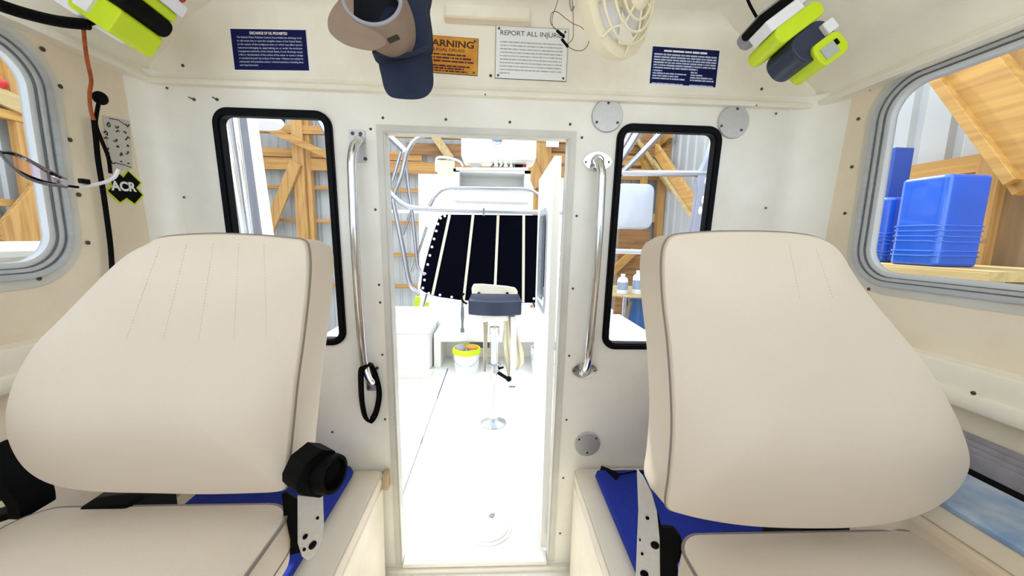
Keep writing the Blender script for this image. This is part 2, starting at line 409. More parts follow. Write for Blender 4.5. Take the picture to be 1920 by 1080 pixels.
win_r = side_window('window_3', RW, RWIN); win_l = side_window('window_4', LW, LWIN)
for p in ((1697, 124), (1632, 167), (1609, 223), (1597, 313), (1584, 400), (1629, 542)): put_screw(wall_right, RW, *p, n=.003, r=.005)
for p in ((80, 92), (113, 162), (131, 262), (148, 365), (165, 455), (73, 522)): put_screw(wall_left, LW, *p, n=.003, r=.006)
# --- rounded vertical corners
for sx, nm in ((-1, 'trim_1'), (1, 'trim_2')):
    b = MB(); r = .07 if sx < 0 else .12; prof = []
    for k in range(13):
        a = math.pi/2*k/12; prof.append((1.2-r+r*math.sin(a), -r+r*math.cos(a)))
    prof = prof+[(1.203, -r), (1.203, .01), (1.2-r, .01)]
    vs = []
    for z in (-.05, 2.03):
        y0 = 1.4+LEAN*(1.5-z)-.0015
        for x, y in prof: vs.append((sx*x, y0+y, z))
    n = len(prof); b.add(vs, [(i, (i+1) % n, n+(i+1) % n, n+i) for i in range(n)]+[tuple(range(n)), tuple(range(n, 2*n))])
    b.build(nm, M_BULK, kind='structure')
# --- header (cove + sloping face) and side coves, ceiling
def sweep(name, prof, a, b, m, kind='structure'):
    """prof: world points at end a; extruded by vector b"""
    n = len(prof); mb = MB(); P = [Vector(p)+Vector(a) for p in prof]
    mb.add(P+[p+Vector(b) for p in P], [(i, (i+1) % n, n+(i+1) % n, n+i) for i in range(n)]+[tuple(range(n))[::-1], tuple(range(n, 2*n))])
    return mb.build(name, m, kind=kind)
hN, hV = HD.N, HD.V
def hp(v, n=0): p = HD.pt(0, v, n); return (p.y, p.z)
pr = [(1.385, 1.985), (1.352, 1.988), (1.348, 1.994), (1.350, 2.003), (1.362, 2.010), (1.368, 2.018), hp(.0), hp(.03), hp(.06), hp(.10), hp(.15), hp(.20), (1.362, 2.247), (1.350, 2.260), (1.33, 2.268), (1.30, 2.272), (1.30, 2.30), (1.46, 2.30), (1.46, 1.985)]
header = sweep('wall_header', [(0, y, z) for y, z in pr], (-1.2, 0, 0), (2.4, 0, 0), M_HEAD)
for sx, nm, ix in ((1, 'wall_cove_right', .80), (-1, 'wall_cove_left', .92)):
    pr = [(1.205, 1.99), (1.165, 1.992), (1.158, 2.0), (1.16, 2.01), (1.175, 2.018), (1.18, 2.03), (1.17, 2.055), (1.12, 2.095), (ix+.12, 2.20), (ix+.05, 2.238), (ix, 2.262), (ix-.05, 2.272), (ix-.05, 2.30), (1.24, 2.30), (1.24, 1.99)]
    sweep(nm, [(sx*x, 0, z) for x, z in pr], (0, -.62, 0), (0, 2.05, 0), M_HEAD)
MB().bx(-1.24, 1.24, -.62, 1.46, 2.27, 2.33).build('ceiling', M_HEAD, smooth=False, kind='structure')
# --- front: unseen dash and windscreen opening behind the camera, sized for the cabin light
MB().bx(-1.24, 1.24, -.66, -.6, -.05, 1.27).bx(-1.24, 1.24, -.66, -.6, 2.2, 2.32).bx(-1.24, -1.17, -.66, -.6, 1.27, 2.2).bx(1.17, 1.24, -.66, -.6, 1.27, 2.2).bx(-.025, .025, -.65, -.61, 1.27, 2.2).build('wall_front', M_SIDE, smooth=False, kind='structure')
MB().bx(-1.2, 1.2, -.6, -.25, 1.21, 1.27).build('trim_3', M_SIDE, smooth=False, kind='structure')
MB().bx(-1.24, 1.24, -.66, 1.47, -.07, -.02).build('floor', M_DECK, smooth=False, kind='structure')
# --- side battens below the windows
for sx, fr, nm in ((1, RW, 'trim_4'), (-1, LW, 'trim_5')):
    pr = [(1.2, 1.212), (1.172, 1.206), (1.168, 1.2), (1.168, 1.146), (1.158, 1.143), (1.155, 1.138), (1.155, 1.108), (1.158, 1.104), (1.2, 1.104)]
    sweep(nm, [(sx*x, 0, z) for x, z in pr], (0, -.6, 0), (0, 1.93, 0), M_BENCH)
put_screw(wall_right, RW, 1825, 737, n=.045, r=.005)
# --- benches (structure boxes) and their cushions
for sx, xe, nm in ((-1, .462, 'port'), (1, .357, 'starboard')):
    xw = 1.19 if sx < 0 else .945
    b = MB().bx(sx*xe, sx*xw, -.1, 1.44, -.02, .44)
    o = b.build('bench_box', M_BENCH, smooth=False, bevel=.012, label='cream moulded bench base below the cushion %s' % ('beside the door jamb with the black strap' if sx < 0 else 'under the round metal disc plate'), cat='bench')
    fr = Frame((0, 0, .507), (1, 0, 0), (0, 1, 0)); u0, u1 = sorted((sx*(xe+.0), sx*(xw-.01)))
    b = pillow(fr, rrect(u0, u1, .1, 1.44, .03, 5), .062, r=.012, bulge=.006, rb=.008, back=0)
    t = thing('bench_cushion', ((u0+u1)/2, .77, .445), 'long cream vinyl bench cushion carrying the blue pad %s' % ('near the strap-hung rail' if sx < 0 else 'with the black webbing end'), 'cushion', None)
    b.build('cushion_body', M_BENCHV, t)
    MB().tube([fr.pt(p[0], p[1], -.006) for p in grow(rrect(u0, u1, .1, 1.44, .03, 5), .002)], .003, True, 6).build('piping', M_BENCHV, t)
MB().box(BK.pt(-.447, .47, .02), (.022, .075, .04), BK).build('cleat_block', M_TAN, smooth=False, bevel=.003, label='small tan wooden block at the end of the bench cushion beside the door', cat='block')

# screws on the bulkhead and header
for p in ((664, 165), (910, 177), (1178, 185), (1418, 197)): put_screw(header, Frame((0, 1.352, 2.0), (1, 0, 0), (0, 0, 1)), *p, r=.0035)
for p in ((718, 221), (836, 224), (956, 229), (1069, 233), (695, 242), (1091, 258), (704, 393), (711, 534), (717, 665), (722, 786), (1081, 405), (1074, 541), (1067, 667), (1062, 787), (1056, 896), (1050, 1000), (623, 810), (713, 567), (724, 888), (1083, 920)):
    put_screw(wall_aft, BK, *p, r=.0048)
for p in ((345, 370), (313, 165), (1436, 390), (1455, 213)): put_screw(wall_aft, BK, *p, n=.012, r=.004)
for p in ((343, 123), (920, 142), (1428, 167)): put_screw(header, HD, *p, r=.0052)
for p in ((1520, 138), (1580, 100)): put_screw(header, Frame((0, 1.15, 2.06), (1, 0, 0), (0, 0, 1)) if False else HD, *p, r=.0052) if False else None
for i, p in enumerate(((365, 187), (408, 187))):
    a = BK.P(*p); MB().tube([a, a+BK.N*.012, a+BK.N*.016+V(-.006 if i else -.008, 0, .004)], .0022, seg=8).ball(a+BK.N*.003, .005).build('wall_hook', M_SCREW, label='tiny brass hook on the bulkhead, %s' % ('further from the side window' if i else 'nearer the side window'), cat='hook')

# ================================================================== ROUND COVER PLATES
for (x, y, rp, lab, sc3) in ((1138, 218, 29, 'round satin metal cover plate over the upright rail, three screws', ((1141, 193), (1119, 229), (1158, 230))),
                          (1374, 229, 29, 'round satin metal cover plate at the outer top corner of the aft window', ((1383, 204), (1353, 236), (1390, 244))),
                          (1101, 832, 24, 'small dull round metal disc plate low beside the door', ((1086, 824), (1101, 849), (1118, 822)))):
    u, v = BK.px(x, y); R = abs(BK.px(x+rp, y)[0]-u)
    t = thing('cover_plate', BK.pt(u, v, 0), lab, 'cover plate', None)
    MB().lathe([(R, 0), (R, .005), (R-.003, .0085), (.001, .009)], BK.pt(u, v, 0), BK.N, 48).build('disc', M_PLATE, t)
    for q in sc3:
        if q: put_screw(t, BK, *q, n=.009, r=.0048)

# ================================================================== GRAB RAILS
def rail_left():
    t = thing('grab_rail', BK.P(690, 720), 'polished steel grab rail with square top plate and a strap at its foot', 'grab rail')
    n = .062
    pts = [BK.P(674, 262, .0), BK.P(671, 264, .03), BK.P(664, 275, n*.85), BK.P(660, 300, n), BK.P(661, 345, n), BK.P(664, 420, n), BK.P(671, 540, n), BK.P(680, 660, n), BK.P(685, 690, n*.97), BK.P(692, 708, n*.7), BK.P(698, 716, .03), BK.P(699, 716, 0)]
    MB().tube(catmull(pts, 8), .0155, seg=20).build('rail_tube', M_CHROME, t)
    u, v = BK.px(671, 276); MB().prism(rrect(u-.026, u+.029, v-.052, v+.058, .006), BK, 0, .006).build('top_plate', M_PLATE, t)
    u, v = BK.px(698, 712); MB().prism(rrect(u-.022, u+.022, v-.045, v+.045, .006), BK, 0, .006).build('foot_plate', M_STEEL, t)
    for q in ((661, 250), (676, 251), (685, 298), (707, 690), (692, 727)): put_screw(t, BK, *q, n=.006, r=.0065)
def rail_right():
    t = thing('grab_rail', BK.P(1100, 695), 'polished steel grab rail between door and aft window with oval flanges', 'grab rail')
    n = .062
    pts = [BK.P(1119, 303, 0), BK.P(1120, 302, .03), BK.P(1124, 307, n*.8), BK.P(1128, 325, n), BK.P(1127, 360, n), BK.P(1122, 450, n), BK.P(1113, 560, n), BK.P(1105, 650, n), BK.P(1102, 680, n*.9), BK.P(1097, 693, .035), BK.P(1095, 696, 0)]
    MB().tube(catmull(pts, 8), .0155, seg=20).build('rail_tube', M_CHROME, t)
    for (x, y, rp) in ((1120, 303, 27), (1096, 694, 24)):
        u, v = BK.px(x, y); R = abs(BK.px(x+rp, y)[0]-u)
        MB().prism([(u+R*math.copysign(abs(math.cos(a))**1.0, math.cos(a)), v+R*.62*math.sin(a)*(abs(math.sin(a))**.3)) for a in [2*math.pi*k/40 for k in range(40)]], BK, 0, .006).lathe([(.026, .005), (.02, .014), (.016, .018)], BK.pt(u, v, 0), BK.N).build('flange', M_CHROME, t)
        for dx in (-.8, .8): put_screw(t, BK, x+rp*dx, y+1, n=.006, r=.004)
rail_left(); rail_right()
pts = [BK.P(694, 682, .03), BK.P(703, 700, .028), BK.P(711, 735, .02), BK.P(706, 770, .02), BK.P(695, 789, .02), BK.P(685, 782, .025), BK.P(679, 755, .03), BK.P(677, 725, .05), BK.P(677, 700, .072), BK.P(681, 690, .082), BK.P(690, 684, .06), BK.P(694, 682, .03)]
MB().ribbon(catmull(pts, 5), (.9, -.42, .0), .026, .003).tube(catmull(pts, 5), .0065, seg=8).build('wrist_strap', M_BLACK, label='black webbing strap looped around the foot of a grab rail', cat='strap')

# ================================================================== PLAQUES
def quad_uv(fr, pts): return [fr.px(*p) for p in pts]
def bilerp(q, s, t):
    """q: TL,TR,BR,BL"""
    a = Vector(q[0])*(1-s)+Vector(q[1])*s; b = Vector(q[3])*(1-s)+Vector(q[2])*s; return a*(1-t)+b*t
def qframe(fr, q, n):
    """local frame on plaque: origin bottom-left, u to right, returns frame,w,h"""
    BL = fr.pt(*q[3], n); BR = fr.pt(*q[2], n); TL = fr.pt(*q[0], n); TR = fr.pt(*q[1], n)
    w = ((BR-BL).length+(TR-TL).length)/2; h = ((TL-BL).length+(TR-BR).length)/2
    U = ((BR-BL)+(TR-TL)).normalized(); c = (BL+BR+TL+TR)/4; f = Frame(c, U, (TL-BL)); f.O = f.pt(-w/2, -h/2); return f, w, h
def lines_mb(f, x0, x1, y, h, n, seed, fill=.97, mean=6):
    random.seed(seed); b = MB(); x = x0; ch = h*.62
    while x < x1-ch:
        k = max(1, int(random.gauss(mean, 2.5))); w = min(k*ch, x1-x)
        b.box(f.pt(x+w/2, y, n), (w, h*random.uniform(.8, 1), .0002), f); x += w+ch*.7
    return b
def plaque(name, fr, pts, label, bg, edge=None, em=None, n=.002):
    q = quad_uv(fr, pts); f, w, h = qframe(fr, q, 0); t = thing(name, f.pt(w/2, 0, 0), label, 'sign')
    if edge:
        MB().box(f.pt(w/2, h/2, n/2), (w+edge*2, h+edge*2, n), f).build('border', em, t, smooth=False)
        MB().box(f.pt(w/2, h/2, n+.0004), (w, h, .0008), f).build('face', bg, t, smooth=False)
        return t, f, w, h, n+.0011
    MB().box(f.pt(w/2, h/2, n/2), (w, h, n), f).build('face', bg, t, smooth=False); return t, f, w, h, n+.0003
def merge(bs):
    m = MB()
    for b in bs: m.add(b.v, b.f)
    return m
t, f, w, h, n = plaque('notice_sign', HD, ((434, 55), (574, 57), (580, 133), (440, 131)), 'navy sign about oil discharge between the yellow beacon and the caps', M_NAVY, .004, M_WHITE)
text_mb('DISCHARGE OF OIL PROHIBITED', f, w*.25, h*.87, w*.50, h*.07, n, .02).build('sign_title', M_WHITE, t, smooth=False)
BODY = ['The Federal Water Pollution Control Act prohibits the discharge of oil', 'or oily waste into or upon the navigable waters of the United States,', 'or the waters of the contiguous zone, or which may affect natural', 'resources belonging to, appertaining to, or under the exclusive', 'management authority of the United States, if such discharge causes', 'a film or discoloration of the surface of the water or causes a sludge', 'or emulsion beneath the surface of the water. Violators are subject to', 'substantial civil penalties and/or criminal sanctions including fines', 'and imprisonment.']
merge([text_mb(s, f, w*.075, h*(.765-.0855*i), w*(.86 if i < 8 else .25), h*.06, n, .015) for i, s in enumerate(BODY)]).build('sign_text', M_TXTB, t, smooth=False)
t, f, w, h, n = plaque('notice_sign', HD, ((1223, 87), (1347, 96), (1342, 164), (1218, 157)), 'navy two-column notice between the cream fan and the corner beacon', M_NAVY, .004, M_WHITE)
merge([lines_mb(f, w*.17, w*.84, h*.90, h*.055, n, 3, mean=7)]).build('sign_title', M_WHITE, t, smooth=False)
L = [lines_mb(f, w*.03, w*(.97 if i < 5 else .7), h*(.80-.072*i), h*.045, n, 20+i) for i in range(6)]
L += [lines_mb(f, w*.03, w*c, h*(.36-.07*i), h*.042, n, 40+i) for i, c in enumerate((.17, .55, .42, .52, .14, .5)) if i != 4]
L += [lines_mb(f, w*.6, w*c, h*(.36-.07*i), h*.042, n, 50+i) for i, c in enumerate((.7, .78, .96, .96, .6, .96)) if i != 4]
merge(L).build('sign_text', M_TXTB, t, smooth=False)
t, f, w, h, n = plaque('warning_sign', HD, ((772, 64), (896, 74), (895, 142), (772, 133)), 'amber WARNING sign partly hidden by the navy cap bill', M_YEL, .0015, M_DKRED)
merge([text_mb('WARNING', f, w*.12, h*.72, w*.82, h*.19, n, .03), text_mb('ILLEGAL DRUGS', f, w*.28, h*.60, w*.52, h*.085, n, .02)]).build('sign_title', M_DKRED, t, smooth=False)
merge([lines_mb(f, w*.06, w*c, h*y, h*.05, n, 60+i, mean=4) for i, (c, y) in enumerate(((.82, .51), (.9, .42), (.95, .33), (.9, .2), (.8, .13), (.85, .06)))]).build('sign_text', M_DKRED, t, smooth=False)
for su, sv in ((.05, .07), (.95, .07), (.95, .93), (.05, .93)):
    MB().lathe([(.004, 0), (.003, .002), (0, .0022)], f.pt(w*su, h*sv, n), f.N, 12).build('screw', M_SCREW, t)
t, f, w, h, n = plaque('injury_sign', HD, ((931, 49), (1065, 56), (1061, 153), (928, 146)), 'white REPORT ALL INJURIES sign screwed to the overhead', M_WHITE, .0015, M_BLKP)
text_mb('REPORT ALL INJURIES', f, w*.06, h*.80, w*.90, h*.12, n, .0).build('sign_title', M_BLKP, t, smooth=False)
merge([lines_mb(f, w*.06, w*(.93 if i < 9 else .2), h*(.70-.0665*i), h*.026, n, 80+i, mean=3) for i in range(10)]).build('sign_text', M_GRYP, t, smooth=False)
for su, sv in ((.04, .05), (.96, .05), (.96, .95), (.04, .95)):
    MB().lathe([(.0042, 0), (.003, .002), (0, .0022)], f.pt(w*su, h*sv, n), f.N, 12).build('screw', M_SCREW, t)

# ================================================================== OVERHEAD BOX
a = PY(834, 40, 1.335); b_ = PY(994, 44, 1.335)
t = thing('overhead_box', ((a.x+b_.x)/2, 1.2, a.z), 'cream moulded box fixed overhead above the injury sign', 'box')
zf = PY(914, 35, 1.335).z
MB().bx(a.x, b_.x, 1.335, 1.366, zf, 2.27).build('box_body', M_HEAD, t, bevel=.008)
MB().bx(a.x-.003, b_.x+.003, 1.331, 1.366, zf-.004, zf+.003).build('box_rim', M_SIDE, t, bevel=.002)

# ================================================================== CAPS
def dome(fr, cu, cv, R, e, depth, tilt, inner=False, bul=.16):
    """open cap crown; opening ellipse at n=0, dome going to -N with drift"""
    mb = MB(); L = 14; seg = 40; vs = []
    for i in range(L+1):
        s = i/L; a = s*math.pi/2; rr = R*(math.cos(a)**.55 if i < L else 0)*(1+bul*math.sin(min(1, s*2.2)*math.pi*.5)*(1-s))
        d = -depth*math.sin(a)
        for k in range(seg):
            t_ = 2*math.pi*k/seg; vs.append(fr.pt(cu+rr*math.cos(t_)+tilt[0]*s, cv+rr*e*math.sin(t_)+tilt[1]*s, d))
    mb.add(vs, [(i*seg+k, i*seg+(k+1) % seg, (i+1)*seg+(k+1) % seg, (i+1)*seg+k) for i in range(L) for k in range(seg)]); return mb
CF = Frame(PY(712, 12, .92), (1, .12, 0), (0, .35, 1))
def cpx(pts, fr=None, n=0): return [(fr or CF).px(*p, n) for p in pts]
def sheet(fr, pts, n, th, curve=None):
    """thin solid from outline with bending curve(u,v)->n"""
    uv = [fr.px(*p, n) for p in pts]; uv = [tuple(p) for p in catmull([Vector(p) for p in uv], 4, True)]
    area = sum(uv[i-1][0]*uv[i][1]-uv[i][0]*uv[i-1][1] for i in range(len(uv)))
    if area < 0: uv = uv[::-1]
    cu = sum(p[0] for p in uv)/len(uv); cv = sum(p[1] for p in uv)/len(uv); k = len(uv); vs = []; R = 6
    for side in (1, -1):
        for i in range(R+1):
            s = i/R
            for p in uv:
                u = cu+(p[0]-cu)*s; v = cv+(p[1]-cv)*s
                vs.append(fr.pt(u, v, n+(curve(u-cu, v-cv) if curve else 0)+side*th/2*(1 if i < R else .6)))
    fs = []; H = (R+1)*k
    for b0, fl in ((0, 0), (H, 1)):
        for i in range(R):
            for j in range(k):
                q = (b0+i*k+j, b0+i*k+(j+1) % k, b0+(i+1)*k+(j+1) % k, b0+(i+1)*k+j); fs.append(q[::-1] if fl else q)
    for j in range(k): fs.append((R*k+j, R*k+(j+1) % k, H+R*k+(j+1) % k, H+R*k+j))
    m = MB(); m.add(vs, fs); return m
t = thing('baseball_cap', CF.pt(0, 0, 0), 'khaki cloth cap hanging open side down beside the navy cap', 'cap')
cu, cv = CF.px(698, -4); R = abs(CF.px(754, -4)[0]-cu)
cr = dome(CF, cu, cv, R*1.02, 1.16, .12, (.055, .0), bul=.22); o = cr.build('crown', M_KHAKI, t)
dome(CF, cu, cv, R*.93, 1.16, .10, (.045, .0), bul=.15).build('lining', M_LINING, t)
lo = [CF.pt(cu+R*.965*math.cos(2*math.pi*k/48), cv+R*1.12*math.sin(2*math.pi*k/48), .001) for k in range(48)]
MB().tube(lo, .0045, True, 10).build('rim_binding', M_SWEAT, t)
mb = MB(); seg = 48; vs = []
for i in range(4):
    for k in range(seg):
        a = 2*math.pi*k/seg; vs.append(CF.pt(cu+R*(.955-.01*i)*math.cos(a), cv+R*1.11*(1-.01*i)*math.sin(a), -.012*i))
mb.add(vs, [(i*seg+k, i*seg+(k+1) % seg, (i+1)*seg+(k+1) % seg, (i+1)*seg+k) for i in range(3) for k in range(seg)]); mb.build('sweatband', M_SWEAT, t)
brim = [(662, -30), (640, -8), (620, 20), (614, 42), (620, 62), (648, 82), (685, 91), (706, 90), (724, 78), (712, 62), (690, 58), (664, 38), (650, 12), (648, -10)]
sheet(CF, brim, .002, .004, lambda u, v: -.6*(u*u+v*v)).build('bill', M_KHAKI, t)
# buckle patch
MB().box(CF.P(738, 73, -.004), (.026, .012, .004), Frame((0, 0, 0), CF.U*.8+CF.V*.55, CF.V)).build('buckle', mat('dark_patch', '#2a2620', .6, var=.5, scale=80), t, smooth=False)
NF = Frame(PY(750, 90, 1.03), (1, .05, 0), (0, .05, 1))
t = thing('baseball_cap', NF.pt(0, 0, 0), 'navy cloth cap hanging behind the khaki one with bill pointing down', 'cap')
bill = [(700, 96), (708, 130), (716, 158), (730, 177), (752, 185), (778, 184), (797, 172), (808, 148), (808, 118), (804, 86), (780, 74), (745, 80), (716, 90)]
sheet(NF, bill, 0, .005, lambda u, v: -9*u*u).build('bill', M_NCAP, t)
cap = [(700, 100), (745, 108), (800, 92), (806, 60), (800, 10), (796, -30), (700, -40), (690, 30)]
uv = [NF.px(*p) for p in cap]; uv = [tuple(p) for p in catmull([Vector(p) for p in uv], 5, True)]
area = sum(uv[i-1][0]*uv[i][1]-uv[i][0]*uv[i-1][1] for i in range(len(uv)))
if area < 0: uv = uv[::-1]
pillow(NF, uv, .07, r=.03, bulge=.018, rb=.03).build('crown', M_NCAP, t)
MB().tube(catmull([NF.P(700, 98, .012), NF.P(740, 106, .03), NF.P(775, 100, .03), NF.P(803, 88, .012)], 6), .005).build('visor_seam', M_NCAP, t)

# ================================================================== FAN
fc = PY(1160, -4, .95); ax = Vector((.60, -.78, -.10)).normalized()
t = thing('cabin_fan', fc, 'cream oscillating fan with ring grille hanging from the overhead', 'fan')
Rf = .128
MB().lathe([(Rf, -.02), (Rf+.003, -.005), (Rf, .012), (Rf-.014, .017), (Rf-.028, .014), (Rf-.026, -.002), (Rf-.010, -.018)], fc, ax, 56, closed=True).build('outer_ring', M_CPL, t)
u = Vector((0, 0, 1)); u = (u-ax*u.dot(ax)).normalized(); w_ = ax.cross(u)
b = MB()
for rr, hh in ((.102, .030), (.080, .044), (.058, .052)):
    b.tube([fc+ax*hh+(u*math.cos(a)+w_*math.sin(a))*rr for a in [2*math.pi*k/56 for k in range(56)]], .0032, True, 8)
for k in range(8):
    a = 2*math.pi*(k+.35)/8; d = u*math.cos(a)+w_*math.sin(a); d2 = u*math.cos(a+.22)+w_*math.sin(a+.22)
    b.tube([fc+d*.125+ax*.014, fc+d*.102+ax*.030, fc+d2*.080+ax*.044, fc+d2*.040+ax*.056], .0028, seg=8)
b.build('grille', M_CPL, t)
MB().lathe([(.04, .044), (.041, .056), (.034, .064), (.024, .066), (.023, .060)], fc, ax, 36).build('hub_ring', M_CPL, t)
MB().lathe([(0, .063), (.023, .063), (.021, .067), (0, .068)], fc, ax, 30).build('hub_cap', M_DGREY, t)
for k in range(3):
    a0 = 2*math.pi*k/3+.5; vs = []
    for i in range(7):
        r_ = .02+.085*i/6
        for j in range(7):
            a = a0+(j/6-.5)*1.1; vs.append(fc+(u*math.cos(a)+w_*math.sin(a))*r_+ax*(.006+.018*(j/6-.5)))
    mb = MB().add(vs, [(i*7+j, i*7+j+1, i*7+j+8, i*7+j+7) for i in range(6) for j in range(6)])
    o = mb.build('blade', M_WPL, t); md = o.modifiers.new('th', 'SOLIDIFY'); md.thickness = .002
MB().lathe([(.012, -.07), (.035, -.06), (.04, -.03), (.03, .0), (.02, .04)], fc, ax, 24).build('motor', M_CPL, t)
MB().tube(catmull([fc-ax*.05, fc-ax*.055+V(0, 0, .05), V(fc.x-.03, fc.y+.04, 2.27)], 6), .012).lathe([(.035, 0), (.035, -.008), (.02, -.014)], V(fc.x-.03, fc.y+.04, 2.27), (0, 0, 1)).build('mount_arm', M_CPL, t)

# ================================================================== HANGING CORD WITH CLIPS
Yc = 1.19
t = thing('eyewear_lanyard', PY(1062, 90, Yc), 'thin brown cord with two black clips dangling before the injury sign', 'cord')
b = MB()
for P_ in ([(1048, -14), (1044, 8), (1036, 30), (1036, 48), (1046, 58)], [(1046, 58), (1033, 44), (1034, 26), (1044, 22), (1060, 34), (1074, 44), (1090, 51), (1102, 66), (1103, 82), (1093, 94), (1078, 94), (1064, 87)], [(1072, -14), (1074, 16), (1075, 50), (1074, 72), (1064, 83)]):
    b.tube(catmull([PY(*p, Yc) for p in P_], 6), .0011, seg=6)
b.build('cord', M_CORD, t)
for P_ in (((1044, 57), (1058, 69)), ((1053, 73), (1065, 88))):
    MB().tube([PY(*p, Yc) for p in P_], .0042, seg=8).build('clip', M_BLACK, t)
MB().tube(catmull([PY(1068, -12, 1.22), PY(1069, 8, 1.22), PY(1072, 20, 1.22), PY(1076, 12, 1.22)], 5), .003).build('wire_hook', M_STEEL, label='small steel wire hook above the dangling brown cord', cat='hook')

# ================================================================== BEACONS
def slab(fr, u0, u1, v0, v1, n0, n1, m, name, par, r=.01, bev=.004):
    v0 *= KV; v1 *= KV
    return MB().prism(rrect(u0, u1, v0, v1, min(r, abs(u1-u0)/2.05, abs(v1-v0)/2.05)), fr, n0, n1).build(name, m, par, bevel=bev)
# corner beacon (starboard): frame with U along the bands, V across, N to camera
c = PY(1478, 66, 1.02); k = 1.02*1.08/F*.62  # metres per pixel there
U_ = (RT*.80+UP*.60); V_ = (RT*-.60+UP*.80)
bf = Frame(c, U_, V_)
KV = 1.9
t = thing('strobe_beacon', c, 'lime and navy strapped beacon in the corner above the two-column notice', 'beacon')
slab(bf, -64*k, 66*k, 22*k, 46*k, -.07, .03, mat('grey_bracket', '#8d8f98', .5), 'bracket', t, .02)
slab(bf, -80*k, 48*k, 30*k, 42*k, -.03, .045, M_BLACK, 'back_ring', t, .02)
slab(bf, -76*k, 28*k, 14*k, 30*k, -.02, .05, M_WPL, 'white_clip', t, .004)
slab(bf, 30*k, 92*k, 20*k, 36*k, -.02, .048, M_WPL, 'white_clip', t, .004)
slab(bf, -78*k, 66*k, -8*k, 14*k, -.06, .05, M_LIME, 'lime_band', t, .02)
slab(bf, -56*k, 60*k, -50*k, -8*k, -.055, .042, M_NAVYV, 'navy_body', t, .035)
slab(bf, -28*k, 58*k, -66*k, -34*k, -.045, .052, M_LIME, 'lime_cap', t, .02)
slab(bf, -14*k, 26*k, -60*k, -44*k, .05, .055, M_GRYP, 'rating_label', t, .002, 0)
slab(bf, 30*k, 62*k, -34*k, -18*k, -.0, .056, M_WPL, 'latch', t, .004)
slab(bf, 30*k, 38*k, -52*k, -44*k, .045, .056, M_BLACK, 'push_button', t, .002)
MB().tube(catmull([bf.pt(-30*k, 34*k, 0), bf.pt(-40*k, 60*k, 0), V(*(PY(1402, 0, 1.02))), V(*(PY(1402, -30, 1.02)))], 6), .0035).build('lead', M_BLACK, t)
# beacon (port)
c = PY(240, 6, 1.02); k = 1.02*1.25/F*.52
U_ = (RT*.83-UP*.55); V_ = (RT*.55+UP*.83); bf = Frame(c, U_, V_); KV = 1.45
t = thing('strobe_beacon', c, 'lime, black and white strapped beacon overhead by the coiled cable', 'beacon')
slab(bf, -170*k, -18*k, -66*k, 44*k, -.06, .045, M_WPL, 'white_housing', t, .02)
slab(bf, -54*k, 68*k, -60*k, -16*k, -.05, .052, M_LIME, 'lime_body', t, .012)
slab(bf, -50*k, 74*k, -16*k, 16*k, -.05, .06, M_BLACK, 'black_band', t, .02)
slab(bf, -60*k, 64*k, 16*k, 34*k, -.05, .052, M_LIME, 'lime_band', t, .008)
slab(bf, -40*k, 78*k, 34*k, 56*k, -.05, .05, M_WPL, 'white_band', t, .008)
slab(bf, 14*k, 66*k, 20*k, 42*k, .05, .056, M_GRYP, 'rating_label', t, .01, 0)
slab(bf, 10*k, 72*k, 56*k, 72*k, -.04, .045, M_REDP, 'red_lens', t, .008)
slab(bf, -34*k, 6*k, -52*k, -24*k, .052, .058, M_WPL, 'paper_tag', t, .004, 0)

# ================================================================== LEFT WALL THINGS
# coiled black cable
path = catmull([PX(-60, -12, -1.0), PX(0, 10, -1.0), PX(50, 26, -1.0), PX(110, 40, -.99), PX(165, 46, -.98)], 12)
def resample(P, n):
    d = [0]
    for i in range(1, len(P)): d.append(d[-1]+(P[i]-P[i-1]).length)
    out = []; j = 0
    for k in range(n):
        s = d[-1]*k/(n-1)
        while j < len(P)-2 and d[j+1] < s: j += 1
        f_ = (s-d[j])/max(1e-9, d[j+1]-d[j]); out.append(P[j].lerp(P[j+1], f_))
    return out
P_ = resample(path, 700); coil = []
for i, p in enumerate(P_):
    T = (P_[min(i+1, 699)]-P_[max(i-1, 0)]).normalized(); n1 = T.cross(V(0, 0, 1)).normalized(); n2 = T.cross(n1); a = i*2*math.pi/14
    coil.append(p+(n1*math.cos(a)+n2*math.sin(a))*.0085)
t = thing('coiled_cable', PX(100, 45, -1.0), 'thick black coiled cable stretched under the overhead to the beacon', 'cable')
MB().tube(coil, .0034, seg=6).build('coil', M_BLACK, t)
MB().tube(catmull([PX(165, 46, -.98), PX(188, 38, -.96), PX(212, 24, -.93), PX(218, 8, -.92), PX(212, -20, -.92)], 6), .0045).build('lead', M_BLACK, t)
MB().tube(catmull([PX(x, y, -1.14) for x, y in ((150, -20), (155, 30), (158, 70), (163, 110), (171, 150), (168, 175), (170, 205), (176, 225))], 6), .0045).build('power_cable', M_ORNG, label='orange cord hanging down the side wall from the overhead', cat='cord')
MB().tube(catmull([PX(x, y, -1.185) for x, y in ((176, 222), (180, 260), (184, 300), (192, 350), (200, 405), (208, 470), (212, 545))], 6), .0065).build('black_cable', M_BLACK, label='black cable running down the side wall past the ACR sticker', cat='cable')
t = thing('knob_antenna', PX(188, 183, -1.15), 'small black knob-headed gooseneck on the side wall above the note', 'lamp')  # antenna with a knob head, gives no light
MB().ball(PX(188, 184, -1.15), .017, 20, (1, 1, 1.1)).build('head', M_BLACK, t)
MB().tube(catmull([PX(x, y, -1.155) for x, y in ((186, 188), (181, 215), (180, 235), (190, 262), (203, 295), (207, 325))], 6), .0048).build('stalk', M_BLACK, t)
LS = Frame((-1.199, 0, 0), (0, 1, 0), (0, 0, 1))
